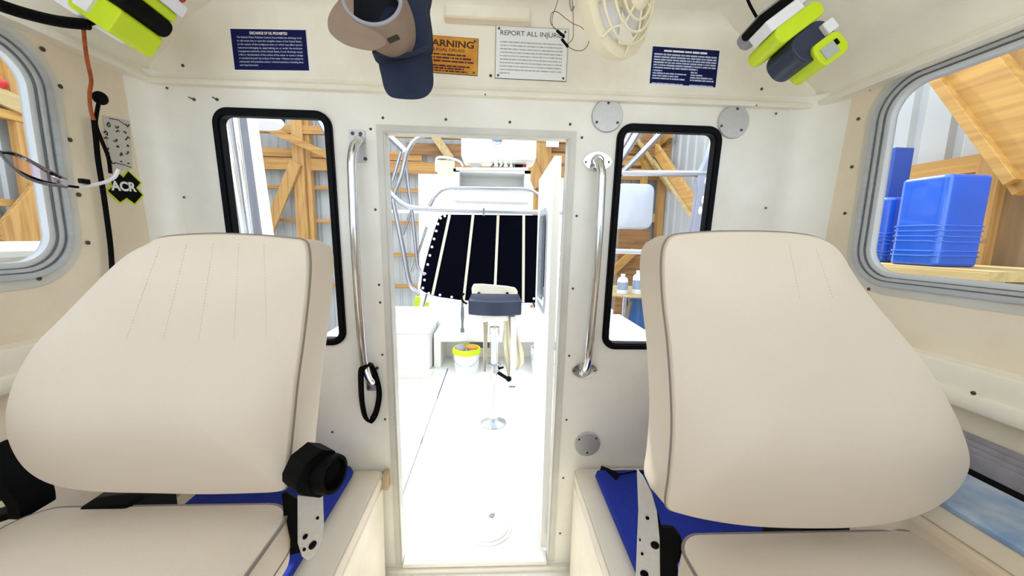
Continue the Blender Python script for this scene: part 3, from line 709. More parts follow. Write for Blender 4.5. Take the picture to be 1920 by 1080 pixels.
# handwritten note
random.seed(5)
q = [LS.px(*p) for p in ((247, 320), (243, 222), (196, 218), (206, 318))]
q = [LS.px(*p) for p in ((209, 322), (248, 316), (243, 226), (192, 216))]
t = thing('paper_note', LS.pt(*q[0]), 'grey handwritten paper note above the ACR sticker', 'note')
MB().prism(q, LS, .0, .0012).build('paper', mat('grey_note', '#d0cec6', .7, var=.1), t, smooth=False)
b = MB()
for col in range(3):
    for row in range(6):
        x = 200+col*17+row*1.6+random.uniform(-2, 2); y = 234+row*14+random.uniform(-2, 2)
        for k in range(random.choice((1, 2, 2))):
            dx, dy = random.uniform(-6, 6), random.uniform(-5, 5)
            b.tube([LS.P(x, y, .0015), LS.P(x+dx*.6, y+dy*1.2, .0015), LS.P(x+dx*1.2, y+dy*.3, .0015)], .0019, seg=5)
b.tube([LS.P(205, 222, .0015), LS.P(222, 225, .0015), LS.P(238, 236, .0015)], .0014, seg=5)
b.tube([LS.P(215, 305, .0015), LS.P(232, 309, .0015), LS.P(246, 314, .0015)], .0014, seg=5)
b.build('handwriting', M_BLKP, t)
# ACR sticker
S = [(222.8, 326), (231, 333), (240, 321.5), (262.4, 342.6), (254.5, 352.3), (266, 365.5), (252, 381.3), (237, 370.8), (224.6, 378.7), (201.7, 357.6), (210.5, 350.5), (208, 341)]
q = [LS.px(*p) for p in S][::-1]
area = sum(q[i-1][0]*q[i][1]-q[i][0]*q[i-1][1] for i in range(len(q)))
if area < 0: q = q[::-1]
t = thing('logo_sticker', LS.pt(*q[0]), 'black and yellow cross-shaped ACR sticker on the side wall', 'sticker')
MB().prism(grow(q, .005), LS, 0, .0008).build('sticker_edge', M_LIME, t, smooth=False)
MB().prism(q, LS, .0008, .0014).build('sticker_face', M_BLACK, t, smooth=False)
a = LS.px(208, 357); b2 = LS.px(256, 360); ang = math.atan2(b2[1]-a[1], b2[0]-a[0]); wd = math.hypot(b2[0]-a[0], b2[1]-a[1]); hh = LS.px(232, 344)[1]-LS.px(232, 362)[1]
text_mb('ACR', LS, a[0], a[1], wd, hh, .0018, .04, ang).build('lettering', M_WHITE, t, smooth=False)
# safety goggles
gx = -1.02
t = thing('safety_glasses', PX(80, 345, gx), 'clear wraparound safety glasses hanging across the side window', 'glasses')
lowp = catmull([PX(x, y, gx) for x, y in ((-20, 262), (-2, 284), (18, 308), (45, 330), (80, 344), (126, 351))], 6)
upp = catmull([PX(x, y, gx+.01) for x, y in ((-20, 262), (0, 283), (22, 285), (50, 296), (85, 315), (126, 336))], 6)
mb = MB(); vs = []
for a, b2 in zip(lowp, upp):
    for s in (0, .33, .66, 1): vs.append(a.lerp(b2, s)+V(-.012*math.sin(s*math.pi), 0, 0))
nn = len(lowp); mb.add(vs, [(i*4+j, i*4+j+1, i*4+j+5, i*4+j+4) for i in range(nn-1) for j in range(3)]); o = mb.build('lens', M_LENS, t); md = o.modifiers.new('th', 'SOLIDIFY'); md.thickness = .0015
MB().tube(lowp, .0028, seg=8).tube(upp, .0012, seg=6).build('frame', M_GREYRUB, t)
MB().tube(catmull([PX(x, y, gx-.02) for x, y in ((130, 350), (160, 349), (195, 342), (215, 332), (222, 318))], 6), .0042, seg=8).build('temple_arm', M_WPL, t)
MB().box(PX(158, 340, gx-.018), (.012, .02, .012)).box(PX(138, 350, gx-.015), (.008, .02, .006)).build('hinge', M_BLACK, t, bevel=.002)

# ================================================================== SEATS
def seat(fr, outline_px, labels, cush, side):
    uv = [Vector(fr.px(*p)) for p in outline_px]; uv = [tuple(p) for p in catmull(uv, 5, True)]
    area = sum(uv[i-1][0]*uv[i][1]-uv[i][0]*uv[i-1][1] for i in range(len(uv)))
    if area < 0: uv = uv[::-1]
    x0, x1, y0, y1, zt = cush; cx = (x0+x1)/2
    t = thing('helm_seat', (cx, .5, .44), labels, 'seat')
    def push(u, v): return .012*math.exp(-((v-(.95 if True else 0)+0)**2)/.02)
    vs = [p[1] for p in uv]; vm = (min(vs)+max(vs))/2; vr = (max(vs)-min(vs))/2
    bk = pillow(fr, uv, .155, r=.014, bulge=.030, rb=.05, back=.012, push=lambda u, v: .016*math.exp(-((v-(vm-.45*vr))/(.35*vr))**2)+.012*math.exp(-((v-(vm+.75*vr))/(.3*vr))**2))
    back = bk.build('backrest', M_VINYL, t)
    MB().tube([fr.pt(p[0], p[1], -.011) for p in grow(uv, -.0015)], .0036, True, 8).build('piping', M_PIPE, back)
    # seat cushion
    cf = Frame((0, 0, zt), (1, 0, 0), (0, 1, .02)); oc = rrect(x0, x1, y0, y1, .06, 8)
    cb = pillow(cf, oc, .12, r=.016, bulge=.02, rb=.02, back=0).build('seat_cushion', M_VINYL, t)
    MB().tube([cf.pt(p[0], p[1], -.004) for p in oc], .0032, True, 8).build('piping', M_PIPE, cb)
    MB().tube([cf.pt(p[0], p[1], -.075) for p in grow(oc, .002)], .0022, True, 6).build('welt', M_PIPE, cb)
    # suspension base
    MB().bx(x0+.05, x1-.05, y0+.05, y1-.06, zt-.17, zt-.12).build('seat_pan', M_BLACK, t, bevel=.01)
    MB().bx(cx-.15, cx+.15, y0+.1, y1-.12, .515, zt-.17).build('base', M_BLACK, t, bevel=.015)
    return t, back, uv
SL = Frame((0, .70, 1.2), (1, 0, 0), (0, .10, 1))
outL = [(272, 456), (292, 445), (330, 440), (400, 437), (480, 440), (545, 446), (566, 450), (574, 462), (577, 500), (573, 560), (564, 640), (553, 720), (545, 800), (539, 860), (536, 905), (530, 921), (512, 926), (470, 928), (380, 930), (280, 928), (190, 926), (130, 920), (80, 906), (42, 880), (17, 842), (6, 800), (9, 755), (28, 700), (62, 645), (108, 598), (160, 545), (205, 500), (240, 472)]
seatL, backL, uvL = seat(SL, outL, 'cream vinyl helm seat nearer the ACR sticker, with faint backrest stitching', (-.955, -.42, .17, .735, .905), -1)
SR = Frame((0, .66, 1.2), (1, 0, 0), (0, .10, 1))
outR = [(1252, 452), (1262, 442), (1285, 437), (1350, 433), (1440, 433), (1510, 438), (1550, 449), (1578, 470), (1600, 505), (1632, 552), (1680, 610), (1728, 668), (1770, 730), (1800, 788), (1820, 845), (1819, 885), (1795, 925), (1750, 958), (1690, 980), (1610, 992), (1510, 994), (1410, 990), (1330, 979), (1275, 966), (1256, 958), (1252, 940), (1258, 895), (1264, 810), (1262, 730), (1256, 645), (1247, 565), (1244, 505), (1246, 470)]
seatR, backR, uvR = seat(SR, outR, 'cream vinyl helm seat nearer the blue wrapped bales, with plain backrest', (.40, .99, .12, .70, .845), 1)
def snap(parent, back, fr, lines, name, m, r=.0007):
    """lay thin dashes on the backrest surface by ray casting along -N"""
    dg = bpy.context.evaluated_depsgraph_get(); dg.update(); me = back.data; w = wpos(back); b = MB()
    from mathutils.bvhtree import BVHTree
    tree = BVHTree.FromPolygons([v.co+w for v in me.vertices], [tuple(p.vertices) for p in me.polygons])
    def hit(x, y):
        h = tree.ray_cast(CAM, ray(x, y).normalized()); return h[0]+fr.N*.0002 if h[0] is not None else None
    for (xa, ya, xb, yb, n) in lines:
        for k in range(n):
            s, s2 = k/n, (k+.6)/n; p, q_ = hit(xa+(xb-xa)*s, ya+(yb-ya)*s), hit(xa+(xb-xa)*s2, ya+(yb-ya)*s2)
            if p is not None and q_ is not None: b.tube([p, q_], r, seg=4)
        b.build(name, m, parent); b = MB()
M_STITCH = mat('stitch_thread', '#c9c0b6', .8)
snap(backL, backL, SL, [(300, 462, 235, 640, 30), (350, 458, 305, 640, 30), (400, 456, 372, 640, 30), (448, 456, 438, 640, 30), (495, 458, 500, 640, 30)], 'stitching', M_STITCH, .0005)
snap(backR, backR, SR, [(1480, 462, 1500, 560, 16), (1530, 465, 1562, 560, 16)], 'stitching', M_STITCH, .0005)

# hardware of the port seat: steel plate, black hub with folded arm
def plate(parent, fr, pts, th, name, m, holes=(), n=0):
    uv = [fr.px(*p, n) for p in pts]
    area = sum(uv[i-1][0]*uv[i][1]-uv[i][0]*uv[i-1][1] for i in range(len(uv)))
    if area < 0: uv = uv[::-1]
    o = MB().prism(uv, fr, n-th, n).build(name, m, parent, bevel=.0015)
    for (x, y, r) in holes:
        p = fr.P(x, y, n); MB().lathe([(r, -.001), (r, .0015), (r*.5, .004), (0, .0045)], p, fr.N, 14).build('bolt', M_BLACK, parent)
    return o
PF = Frame((-.335, .70, .8), (.55, .83, 0), (0, 0, 1))
plate(seatL, PF, [(560, 930), (606, 920), (608, 985), (605, 1010), (592, 1040), (578, 1051), (568, 1045), (560, 1020)], .005, 'hinge_plate', M_PLATE, ((595, 971, .003), (572, 1006, .005), (586, 1022, .008), (570, 1030, .003)))
PB = Frame((-.385, .72, .8), (.9, .44, 0), (0, 0, 1))
plate(seatL, PB, [(528, 930), (538, 926), (556, 936), (566, 950), (566, 1036), (542, 1042), (534, 990)], .01, 'hinge_bracket', M_BLACK)
# folded armrest hub
hc = PF.P(605, 890, .03)
axh = (V(.95, -.28, .05)).normalized()
t_ = MB().lathe([(.02, -.055), (.034, -.045), (.038, -.02), (.038, .018), (.036, .028), (.030, .028), (.028, .006), (0, .004)], PF.P(606, 886, .01), axh, 36).build('recline_hub', M_BLACK, seatL)
MB().lathe([(.012, .010), (.012, .016), (0, .017)], PF.P(606, 886, .01), axh, 20).build('hub_button', M_BLACK, seatL)
plate(seatL, PF, [(556, 905), (572, 870), (604, 843), (628, 845), (640, 870), (636, 900), (615, 925), (600, 934), (566, 930), (556, 920)], .05, 'hub_cover', M_BLACK, n=.022)
# starboard seat steel arm
PG = Frame((.37, .69, .8), (.93, -.36, 0), (0, 0, 1))
plate(seatR, PG, [(1194, 880), (1206, 895), (1222, 925), (1232, 960), (1237, 1010), (1238, 1090), (1192, 1090), (1194, 1030), (1197, 960)], .006, 'hinge_plate', M_PLATE, ((1214, 971, .004), (1228, 1022, .009), (1200, 1012, .002), (1204, 1038, .003), (1208, 1076, .009)))
PH = Frame((.40, .71, .8), (.93, -.36, 0), (0, 0, 1))
plate(seatR, PH, [(1226, 940), (1234, 965), (1240, 990), (1262, 992), (1274, 1005), (1284, 1028), (1278, 1046), (1270, 1060), (1274, 1090), (1236, 1090), (1234, 1000)], .012, 'hinge_bracket', M_BLACK)
# outboard black armrest of the port seat
PA = Frame((-.93, .74, .9), (1, .1, 0), (0, 0, 1))
ar = MB().ribbon(catmull([PA.P(-30, 845), PA.P(10, 880), PA.P(40, 905), PA.P(58, 930), PA.P(62, 955)], 6), (0, 1, 0), .06, .028).build('armrest_bracket', M_BLACK, seatL, bevel=.006)
MB().ribbon([PA.P(-60, 885), PA.P(-20, 880), PA.P(12, 895), PA.P(30, 925)], (0, 1, 0), .05, .05).build('armrest', M_BLACK, seatL, bevel=.006)
MB().bar(PA.P(-30, 975), PA.P(55, 948), .05, .014).build('armrest_link', M_BLACK, seatL, bevel=.004)
for st, x0, x1, zz in ((seatL, -.86, -.76, .905), (seatR, .72, .84, .845)):
    MB().bx(x0, x1, .72, .84, zz-.14, zz+.02).build('back_bracket', M_BLACK, st, bevel=.01)

# ================================================================== BLUE PADS AND WEBBING
bz = .513
a = PZ(668, 872, .54); fr = Frame((0, 0, .548), (1, 0, 0), (0, 1, 0))
pillow(fr, rrect(-1.08, a.x+.0, .80, 1.42, .04, 6), .034, r=.012, bulge=.006, rb=.01, back=0).build('seat_pad', M_BLUE, label='blue canvas pad lying on the bench behind the stitched helm seat', cat='pad')
a = PZ(1119, 892, .54)
pillow(fr, rrect(a.x, .93, .78, 1.37, .02, 6), .034, r=.006, bulge=.004, rb=.01, back=0).build('seat_pad', M_BLUE, label='blue canvas pad lying on the bench behind the plain helm seat', cat='pad')
P_ = [PZ(1126, 880, .535), PZ(1136, 884, .545), PZ(1152, 891, .556)]
t = thing('webbing_strap', PZ(1140, 885, .53), 'black webbing end lying over the pad behind the plain helm seat', 'strap')
MB().ribbon(P_+[PZ(1158, 896, .557)], (0, 1, .3), .03, .004).build('strap_end', M_BLACK, t)
MB().tube(catmull([PZ(1150, 888, .553), PZ(1165, 889, .556), PZ(1180, 886, .556), PZ(1196, 884, .556), PZ(1215, 890, .556)], 6), .0028).build('strap_cord', M_BLACK, t)

# ================================================================== STARBOARD SIDE SHELF
MB().bx(.95, 1.195, .12, 1.30, -.02, .905).build('side_console', M_SIDE, smooth=False, bevel=.02, label='cream moulded side shelf against the wall under the bale-side window', cat='shelf')
t = thing('storage_tray', (1.04, .66, .905), 'shallow bin with weathered pale blue lid on the side shelf', 'tray')
MB().bx(.955, 1.125, .33, .93, .905, .952).build('tray_body', M_BENCH, t, bevel=.004)
MB().bx(.95, 1.13, .325, .935, .952, .966).build('tray_lid', M_TRAY, t, bevel=.004)
MB().bx(1.135, 1.165, .3, 1.0, .905, .965).build('dark_gap', M_BLACK, smooth=False, bevel=.004, label='slim black case wedged between blue-lidded bin and wall', cat='case')  # black strip in the dark gap; its shade is put into the colour
t = thing('paper_bundle', (1.18, .6, .905), 'bundle of grey papers standing along the wall behind the black case', 'papers')
for k in range(4):
    MB().bx(1.168+.008*k, 1.174+.008*k, .3+.02*k, .98-.05*k, .905, 1.0+.012*k).build('folder', M_GREYBAG, t, smooth=False)

# ================================================================== COCKPIT
deck = MB().bx(-1.5, 1.5, 1.46, 4.55, -.06, 0).build('floor_cockpit', M_DECK, smooth=False, kind='structure')
# seam of the big hatch: a shallow dark joint
a, b2 = PZ(848, 682, .0), PZ(750, 912, .0)
t = thing('deck_hatch', (-1.0, 3.0, 0), 'large white deck hatch panel at the cockpit side with a thin seam', 'hatch')
MB().bx(-1.26, (a.x+b2.x)/2-.004, 1.55, 3.68, 0, .004).build('hatch_lid', M_DECKL, t, smooth=False, bevel=.002)
MB().bx((a.x+b2.x)/2-.004, (a.x+b2.x)/2+.006, 1.55, 4.0, 0, .003).build('seam_gasket', M_GREYRUB, t, smooth=False)
c = PZ(916, 988, .0)
t = thing('deck_plate', c, 'round white screw-in deck plate in the cockpit floor near the door', 'deck plate')
MB().lathe([(.122, 0), (.121, .006), (.108, .008), (.104, .006)], c, (0, 0, 1), 64).build('plate_ring', M_DECKL, t)
MB().lathe([(.103, .0), (.103, .011), (.099, .014), (.05, .015), (0, .015)], c, (0, 0, 1), 64).build('plate_lid', M_DECK, t)
c2 = PZ(923, 967, .0155); q = [(-.02, -.006), (.004, -.018), (.014, .012), (.002, .014), (-.012, .010)]
MB().prism(q, Frame(c2, (1, 0, 0), (0, 1, 0)), 0, .005).build('paint_chip', M_GREYBAG, smooth=False, bevel=.001, label='curled grey flake lying on the round deck plate', cat='flake')
# transom structure
t = struct('wall_transom', (0, 4.4, 0))
MB().bx(-1.5, 1.5, 4.42, 4.5, -.06, .62).build('transom_board', M_DECK, t, smooth=False, bevel=.01)
MB().bx(-.62, 1.5, 4.02, 4.42, .30, .40).build('transom_ledge', M_DECKL, t, smooth=False, bevel=.02)
MB().bx(-.68, -.60, 4.02, 4.42, 0, .40).build('ledge_side', M_DECK, t, smooth=False, bevel=.01)
MB().bx(-.6, 1.5, 4.38, 4.42, .24, .30).bx(-.30, -.05, 4.40, 4.42, .12, .2).build('ledge_pipe', M_GREYRUB, t, smooth=False)
for sx, nm in ((-1, 'wall_coaming_left'), (1, 'wall_coaming_right')):
    t = struct(nm, (sx*1.4, 3, 0))
    MB().bx(sx*1.28, sx*1.34, 1.46, 4.45, 0, .50).build('coaming_board', M_DECK, t, smooth=False)
    MB().bx(sx*1.22, sx*1.62, 1.46, 4.5, .50, .55).build('coaming_cap', M_DECKL, t, smooth=False, bevel=.02)
    zd = PX(50, 452, -1.62).z if sx < 0 else PX(1860, 538, 1.62).z
    MB().bx(sx*1.25, sx*1.62, -.6, 1.40, 1.0, zd).build('side_deck', M_DECKL, t, smooth=False, bevel=.03)
a = PZ(742, 668, .0)
t = thing('bait_locker', (-1.0, 4.1, 0), 'white rounded bait locker in the far cockpit corner', 'locker')
MB().bx(-1.20, -.70, 3.86, 4.40, .0, .44).build('locker_body', M_DECKL, t, smooth=False, bevel=.03)
MB().bx(-1.21, -.69, 3.84, 4.41, .44, .50).build('locker_lid', M_DECK, t, smooth=False, bevel=.02)
MB().bx(-1.21, -.66, 3.70, 3.86, .0, .045).build('locker_step', M_BENCH, t, smooth=False, bevel=.01)
# buckets
def bucket(px, py, Y, lab, lid, grp=None, R=.145, H=.27):
    c = PY(px, py, Y); c.z = 0
    t = thing('bucket', c, lab, 'bucket', grp)
    MB().lathe([(R*.86, 0), (R*.88, .01), (R*.985, H*.8), (R*1.03, H*.8), (R*1.03, H*.84), (R, H*.84), (R*1.01, H), (R*.95, H), (R*.83, .012), (0, .01)], c, (0, 0, 1), 40).build('pail', M_WPL, t)
    MB().tube([c+V(R*math.cos(a)*1.03, -R*math.sin(a)*1.05*.9-.01, H*.82-.12*math.sin(a)) for a in [math.pi*k/20 for k in range(21)]], .003, seg=6).build('handle', M_STEEL, t)
    MB().tube([c+V(R*math.cos(a)*1.03, -R*math.sin(a)*1.05*.9-.012, H*.82-.12*math.sin(a)) for a in [math.pi*(.42+.16*k/6) for k in range(7)]], .008, seg=8).build('handle_grip', M_WPL, t)
    if lid: MB().lathe([(R*1.07, H*.83), (R*1.08, H*.98), (R*1.0, H*1.04), (R*.9, H*1.04), (R*.9, H*.86)], c, (0, 0, 1), 40, closed=True).build('lid_ring', M_LIME, t)
    return t, c
t, c = bucket(875, 690, 3.9, 'white bucket with lime rim and gear heaped in it', True)
b = MB()
random.seed(11)
for k in range(5):
    a = random.uniform(0, 6.28); b.ball(c+V(.07*math.cos(a), .07*math.sin(a), .27), .055, 12, (1, 1, .7))
b.build('wadded_rag', M_GREYBAG, label='grey rag heaped in the lime-rimmed bucket', cat='rag')
MB().ball(c+V(.06, -.04, .295), .05, 14, (1.4, .9, .6)).build('fishing_buoy', mat('orange_float', '#f08a20', .5), label='orange float resting on the rag in the bucket', cat='float')
t, c = bucket(1020, 690, 3.85, 'plain white bucket by the open door leaf', False, R=.15, H=.3)
MB().ball(c+V(-.03, 0, .34), .07).ball(c+V(.05, -.03, .31), .06).build('sponge', M_GREYBAG, label='pale sponges in the plain white bucket', cat='sponge')

# fishing chair on pedestal
c = V(PZ(925, 793, 0).x, PZ(925, 793, 0).y, 0); Yp = c.y
t = thing('fishing_chair', c, 'pedestal fighting chair with navy bolster standing in the cockpit', 'chair')
MB().lathe([(.105, 0), (.105, .008), (.09, .014), (.04, .03), (.036, .05)], c, (0, 0, 1), 40).build('base_flange', M_STEEL, t)
MB().lathe([(.033, .03), (.033, .48), (.029, .5), (.029, .72), (.04, .74), (.04, .80)], c, (0, 0, 1), 28).build('pedestal', M_CHROME, t)
MB().lathe([(.05, .44), (.052, .47), (.05, .50), (.033, .51)], c, (0, 0, 1), 28).build('height_collar', M_STEEL, t)
MB().bar(c+V(.03, -.03, .44), c+V(.11, -.06, .40), .02, .02).ball(c+V(.115, -.062, .40), .022).build('clamp_handle', M_BLACK, t)
MB().bar(c+V(.03, -.03, .47), c+V(.07, -.05, .49), .014, .014).build('clamp_lever', M_BLACK, t)
zb = PY(925, 592, Yp-.12).z; zt = PY(925, 564, Yp-.12).z
sf = Frame((c.x, Yp-.05, zt), (1, 0, 0), (0, 1, 0)); hw = (PY(975, 575, Yp-.12).x-PY(874, 575, Yp-.12).x)/2
poly = [(-hw, -.05), (-hw*.6, -.085), (0, -.10), (hw*.6, -.085), (hw, -.05), (hw*1.0, .28), (-hw*1.0, .28)]
MB().prism(poly, sf, -(zt-zb), 0).build('seat', M_NAVYV, t, bevel=.012)
MB().bx(c.x-.1, c.x+.1, Yp-.08, Yp+.12, zb-.05, zb).build('seat_mount', M_DECKL, t, bevel=.008)
bf = Frame((c.x, Yp+.24, 0), (1, 0, 0), (0, .12, 1))
uvb = [bf.px(*p) for p in ((884, 540), (888, 532), (905, 532), (950, 536), (966, 539), (971, 546), (968, 575), (886, 575))]
area = sum(uvb[i-1][0]*uvb[i][1]-uvb[i][0]*uvb[i-1][1] for i in range(len(uvb)))
if area < 0: uvb = uvb[::-1]
MB().prism(uvb, bf, -.03, 0).build('backrest', M_BATTEN, t, bevel=.01)
for x in (898, 951): MB().bar(bf.P(x, 548, .012), bf.P(x, 580, .012), .024, .01, up=(0, 1, 0)).build('back_post', M_BLACK, t)
MB().tube(catmull([PY(870, 550, Yp), PY(866, 556, Yp), PY(868, 565, Yp), PY(876, 570, Yp)], 5), .008).build('rod_clip', M_BLACK, t)
# cloth, strap, gimbal belt hanging on the chair
def drape(pts_l, pts_r, Y, name, m, lab, cat, fold=.012):
    a = catmull([PY(*p, Y) for p in pts_l], 5); b2 = catmull([PY(*p, Y) for p in pts_r], 5); n = min(len(a), len(b2)); W = 12; vs = []
    for i in range(n):
        for j in range(W+1): vs.append(a[i].lerp(b2[i], j/W)+V(0, fold*math.sin(j*2.1+i*.15), 0))
    mb = MB().add(vs, [(i*(W+1)+j, i*(W+1)+j+1, (i+1)*(W+1)+j+1, (i+1)*(W+1)+j) for i in range(n-1) for j in range(W)])
    o = mb.build(name, m, label=lab, cat=cat); md = o.modifiers.new('th', 'SOLIDIFY'); md.thickness = .004; return o
drape([(944, 592), (944, 620), (943, 650), (948, 680), (953, 706)], [(965, 592), (972, 630), (980, 655), (982, 680), (974, 690)], Yp-.02, 'hanging_towel', M_CLOTH, 'cream towel hanging from the side of the fighting chair', 'towel')
drape([(906, 605), (906, 640), (906, 670), (907, 697)], [(915, 603), (914, 640), (913, 670), (911, 697)], Yp+.05, 'hanging_cloth', M_CLOTH, 'narrow cream cloth hanging behind the chair pedestal', 'cloth', .006)
t = thing('white_strap', PY(959, 780, Yp-.05), 'long white webbing strap hanging beside the chair pedestal', 'strap')
MB().ribbon([PY(x, y, Yp-.05) for x, y in ((963, 594), (963, 640), (962, 690), (960, 725))], (1, 0, 0), .045, .004).ribbon([PY(x, y, Yp-.05) for x, y in ((959, 728), (959, 755), (958, 783))], (1, 0, 0), .032, .004).build('webbing', M_WPL, t)
MB().box(PY(960, 725, Yp-.052), (.05, .008, .01)).build('buckle', M_GREYRUB, t, smooth=False)
# bottle on the ledge
c = PY(867, 622, 4.1); c.z = .4
MB().lathe([(.022, 0), (.022, .03), (.012, .06), (.012, .1), (.02, .2), (.014, .34), (.01, .36), (0, .36)], c, (0, 0, 1), 20).build('gaff_holder', M_GREYRUB, label='slim grey rod butt standing on the transom ledge', cat='rod')

# ------------------------------------------------------------------ canvas panel on its frame beyond the transom
Yk = 4.75
KF = Frame((0, Yk, 0), (1, 0, 0), (0, .0, 1))
outl = [(832, 402), (1040, 404), (1040, 563), (1010, 567), (950, 569), (900, 566), (860, 562), (820, 556), (797, 549), (788, 541), (793, 510), (803, 465), (815, 425), (822, 408)]
t = thing('canvas_screen', KF.P(920, 565), 'black canvas screen with cream battens on a tube frame beyond the transom', 'screen')
uv = [KF.px(*p) for p in outl][::-1]
area = sum(uv[i-1][0]*uv[i][1]-uv[i][0]*uv[i-1][1] for i in range(len(uv)))
if area < 0: uv = uv[::-1]
MB().prism(uv, KF, -.01, .005).build('canvas', M_CANVAS, t, smooth=False)
for (xa, ya, xb, yb) in ((843, 403, 811, 553), (887, 403, 869, 564), (934, 404, 927, 567), (982, 404, 981, 567)):
    MB().bar(KF.P(xa, ya, .012), KF.P(xb, yb, .012), .034, .014, up=(0, 1, 0)).build('batten', M_BATTEN, t, smooth=False)
MB().tube(catmull([KF.P(x, y, 0) for x, y in ((1045, 564), (1010, 569), (950, 572), (900, 569), (850, 563), (812, 556), (790, 546), (786, 536), (796, 490), (810, 440), (820, 410), (826, 402))], 6), .016).tube([KF.P(700, 396, 0), KF.P(1050, 400, 0)], .02).build('edge_tube', M_WPL, t)
b = MB()
for x, y in ((834, 405), (826, 409), (821, 420), (818, 433), (814, 448), (810, 463), (806, 479), (802, 496), (797, 513), (796, 525), (793, 540), (804, 550), (825, 553), (847, 557), (1001, 560)):
    b.ball(KF.P(x, y, .012), .018, 10)
b.build('snap_fasteners', M_WHITE, t); t.children[-1]['kind'] = 'stuff'
# frame legs so that the screen stands on the transom
for x, y in ((800, 552), (1000, 568)): MB().tube([KF.P(x, y, 0), V(KF.P(x, y).x, 4.47, .60)], .016).build('support_leg', M_STEEL, t)

# ------------------------------------------------------------------ tower tubework over the cockpit
t = thing('cockpit_tower', V(-.9, 3.4, 0.83), 'welded white tube tower frame rising over the cockpit', 'tower')
Yt = 3.6
def tb(nm, pts, Y, r=.02, m=M_TUBE, sm=True):
    P = [PY(x, y, Y) if not isinstance(x, Vector) else x for x, y in pts]
    return MB().tube(catmull(P, 6) if sm and len(P) > 2 else P, r, seg=14).build(nm, m, t)
tb('front_hoop', [(862, 252), (810, 252), (780, 262), (764, 284), (758, 305), (752, 330), (742, 356), (737, 375)], Yt, .021, M_TUBE)
tb('front_leg', [(737, 375), (748, 430), (758, 480), (768, 530), (785, 550)], Yt, .022, M_TUBE)
tb('brace_tube', [(760, 300), (766, 350), (772, 390)], Yt+.1, .018, M_TUBE)
tb('brace_tube', [(772, 390), (778, 450), (784, 500), (797, 515)], Yt+.1, .016, M_TUBE)
tb('brace_tube', [(752, 285), (736, 340)], Yt+.1, .018, M_TUBE)
tb('brace_tube', [(800, 425), (786, 470), (772, 510)], Yt+.2, .014, M_TUBE)
tb('brace_tube', [(774, 390), (755, 440)], Yt+.15, .014, M_TUBE)
tb('handrail_hoop', [(700, 318), (722, 345), (738, 368), (768, 388), (810, 392), (870, 394), (950, 396), (1060, 399)], Yt-.25, .021, M_TUBE)
tb('ring_hoop', [(804, 390), (816, 368), (835, 354), (870, 352), (930, 353), (985, 354), (1005, 362), (1020, 375), (1028, 395)], Yt+.15, .018, M_TUBE)
tb('roof_tube', [(690, 222), (722, 248), (758, 282)], Yt-.3, .026, M_TUBE)
MB().box(PY(907, 397, Yt-.28), (.014, .02, .07)).build('rail_clamp', M_GREYRUB, t, smooth=False)
# upper white boxes
a, b2 = PY(864, 250, 3.9), PY(1006, 302, 3.9)
t2 = thing('storage_pod', V((a.x+b2.x)/2, 4.0, b2.z), 'cream tower pod with a round lens above the shelf box', 'pod')
MB().bx(a.x, b2.x, 3.9, 4.3, b2.z, 2.9).build('pod_body', M_HEAD, t2, bevel=.04)
MB().lathe([(.055, 0), (.055, .012), (.04, .02), (.035, .012)], PY(932, 260, 3.895), (0, -1, 0), 32).build('lens_bezel', M_CHROME, t2)
MB().lathe([(.034, 0), (.034, .014), (.0, .022)], PY(932, 260, 3.893), (0, -1, 0), 32).build('lens', M_TINT, t2)
MB().bx(a.x+.1, b2.x-.15, 3.892, 3.9, b2.z+.19, b2.z+.30).build('access_panel', M_DECKL, t2, bevel=.002)
a, b2 = PY(850, 316, 3.8), PY(994, 353, 3.8)
t2 = thing('shelf_box', V((a.x+b2.x)/2, 3.9, b2.z), 'open-fronted cream shelf box on the tower under the lens pod', 'box')
x0, x1, z0, z1 = a.x, b2.x, b2.z-.0, a.z
b = MB().bx(x0, x1, 3.8, 4.15, z0-.14, z0).bx(x0, x1, 3.8, 4.15, z1-.03, z1).bx(x0, x0+.06, 3.8, 4.15, z0, z1).bx(x1-.06, x1, 3.8, 4.15, z0, z1).bx(x0, x1, 4.12, 4.15, z0, z1)
b.build('box_shell', M_DECKL, t2, smooth=False)
MB().tube([PY(855, 317, 3.78), PY(990, 317, 3.78)], .015).build('front_lip', M_WPL, t2)
MB().tube(catmull([PY(x, y, 4.2) for x, y in ((818, 322), (818, 300), (824, 295), (845, 297), (862, 303), (868, 312))], 5), .012).build('side_rail', M_WPL, t2)
MB().bx(PY(820, 300, 4.25).x, PY(852, 300, 4.25).x, 4.25, 4.28, PY(820, 330, 4.25).z, PY(820, 300, 4.25).z).build('side_screen', M_CLOTH, t2, smooth=False)
t2 = thing('curved_horn', PY(892, 305, 4.2), 'white curved horn hanging under the lens pod', 'horn')
MB().tube(catmull([PY(x, y, 4.2) for x, y in ((878, 303), (882, 308), (893, 310), (902, 307), (905, 303))], 5), .022).build('horn_tube', M_WPL, t2)
t2 = thing('electronics_box', PY(975, 312, 4.1), 'small black box with red end under the lens pod', 'box')
MB().bx(PY(966, 304, 4.1).x, PY(980, 304, 4.1).x, 4.1, 4.2, PY(966, 313, 4.1).z, PY(966, 302, 4.1).z).build('case', M_BLACK, t2, smooth=False)
MB().bx(PY(980, 304, 4.1).x, PY(987, 304, 4.1).x, 4.1, 4.2, PY(966, 313, 4.1).z, PY(966, 302, 4.1).z).build('red_end', M_REDP, t2, smooth=False)
b = MB()
random.seed(3)
for k in range(5):
    x = 922+9*k; b.tube(catmull([PY(x, 300, 4.1), PY(x+4, 310, 4.08), PY(x+random.uniform(-8, 12), 315, 4.1), PY(x+8, 302, 4.12)], 4), .006, seg=6)
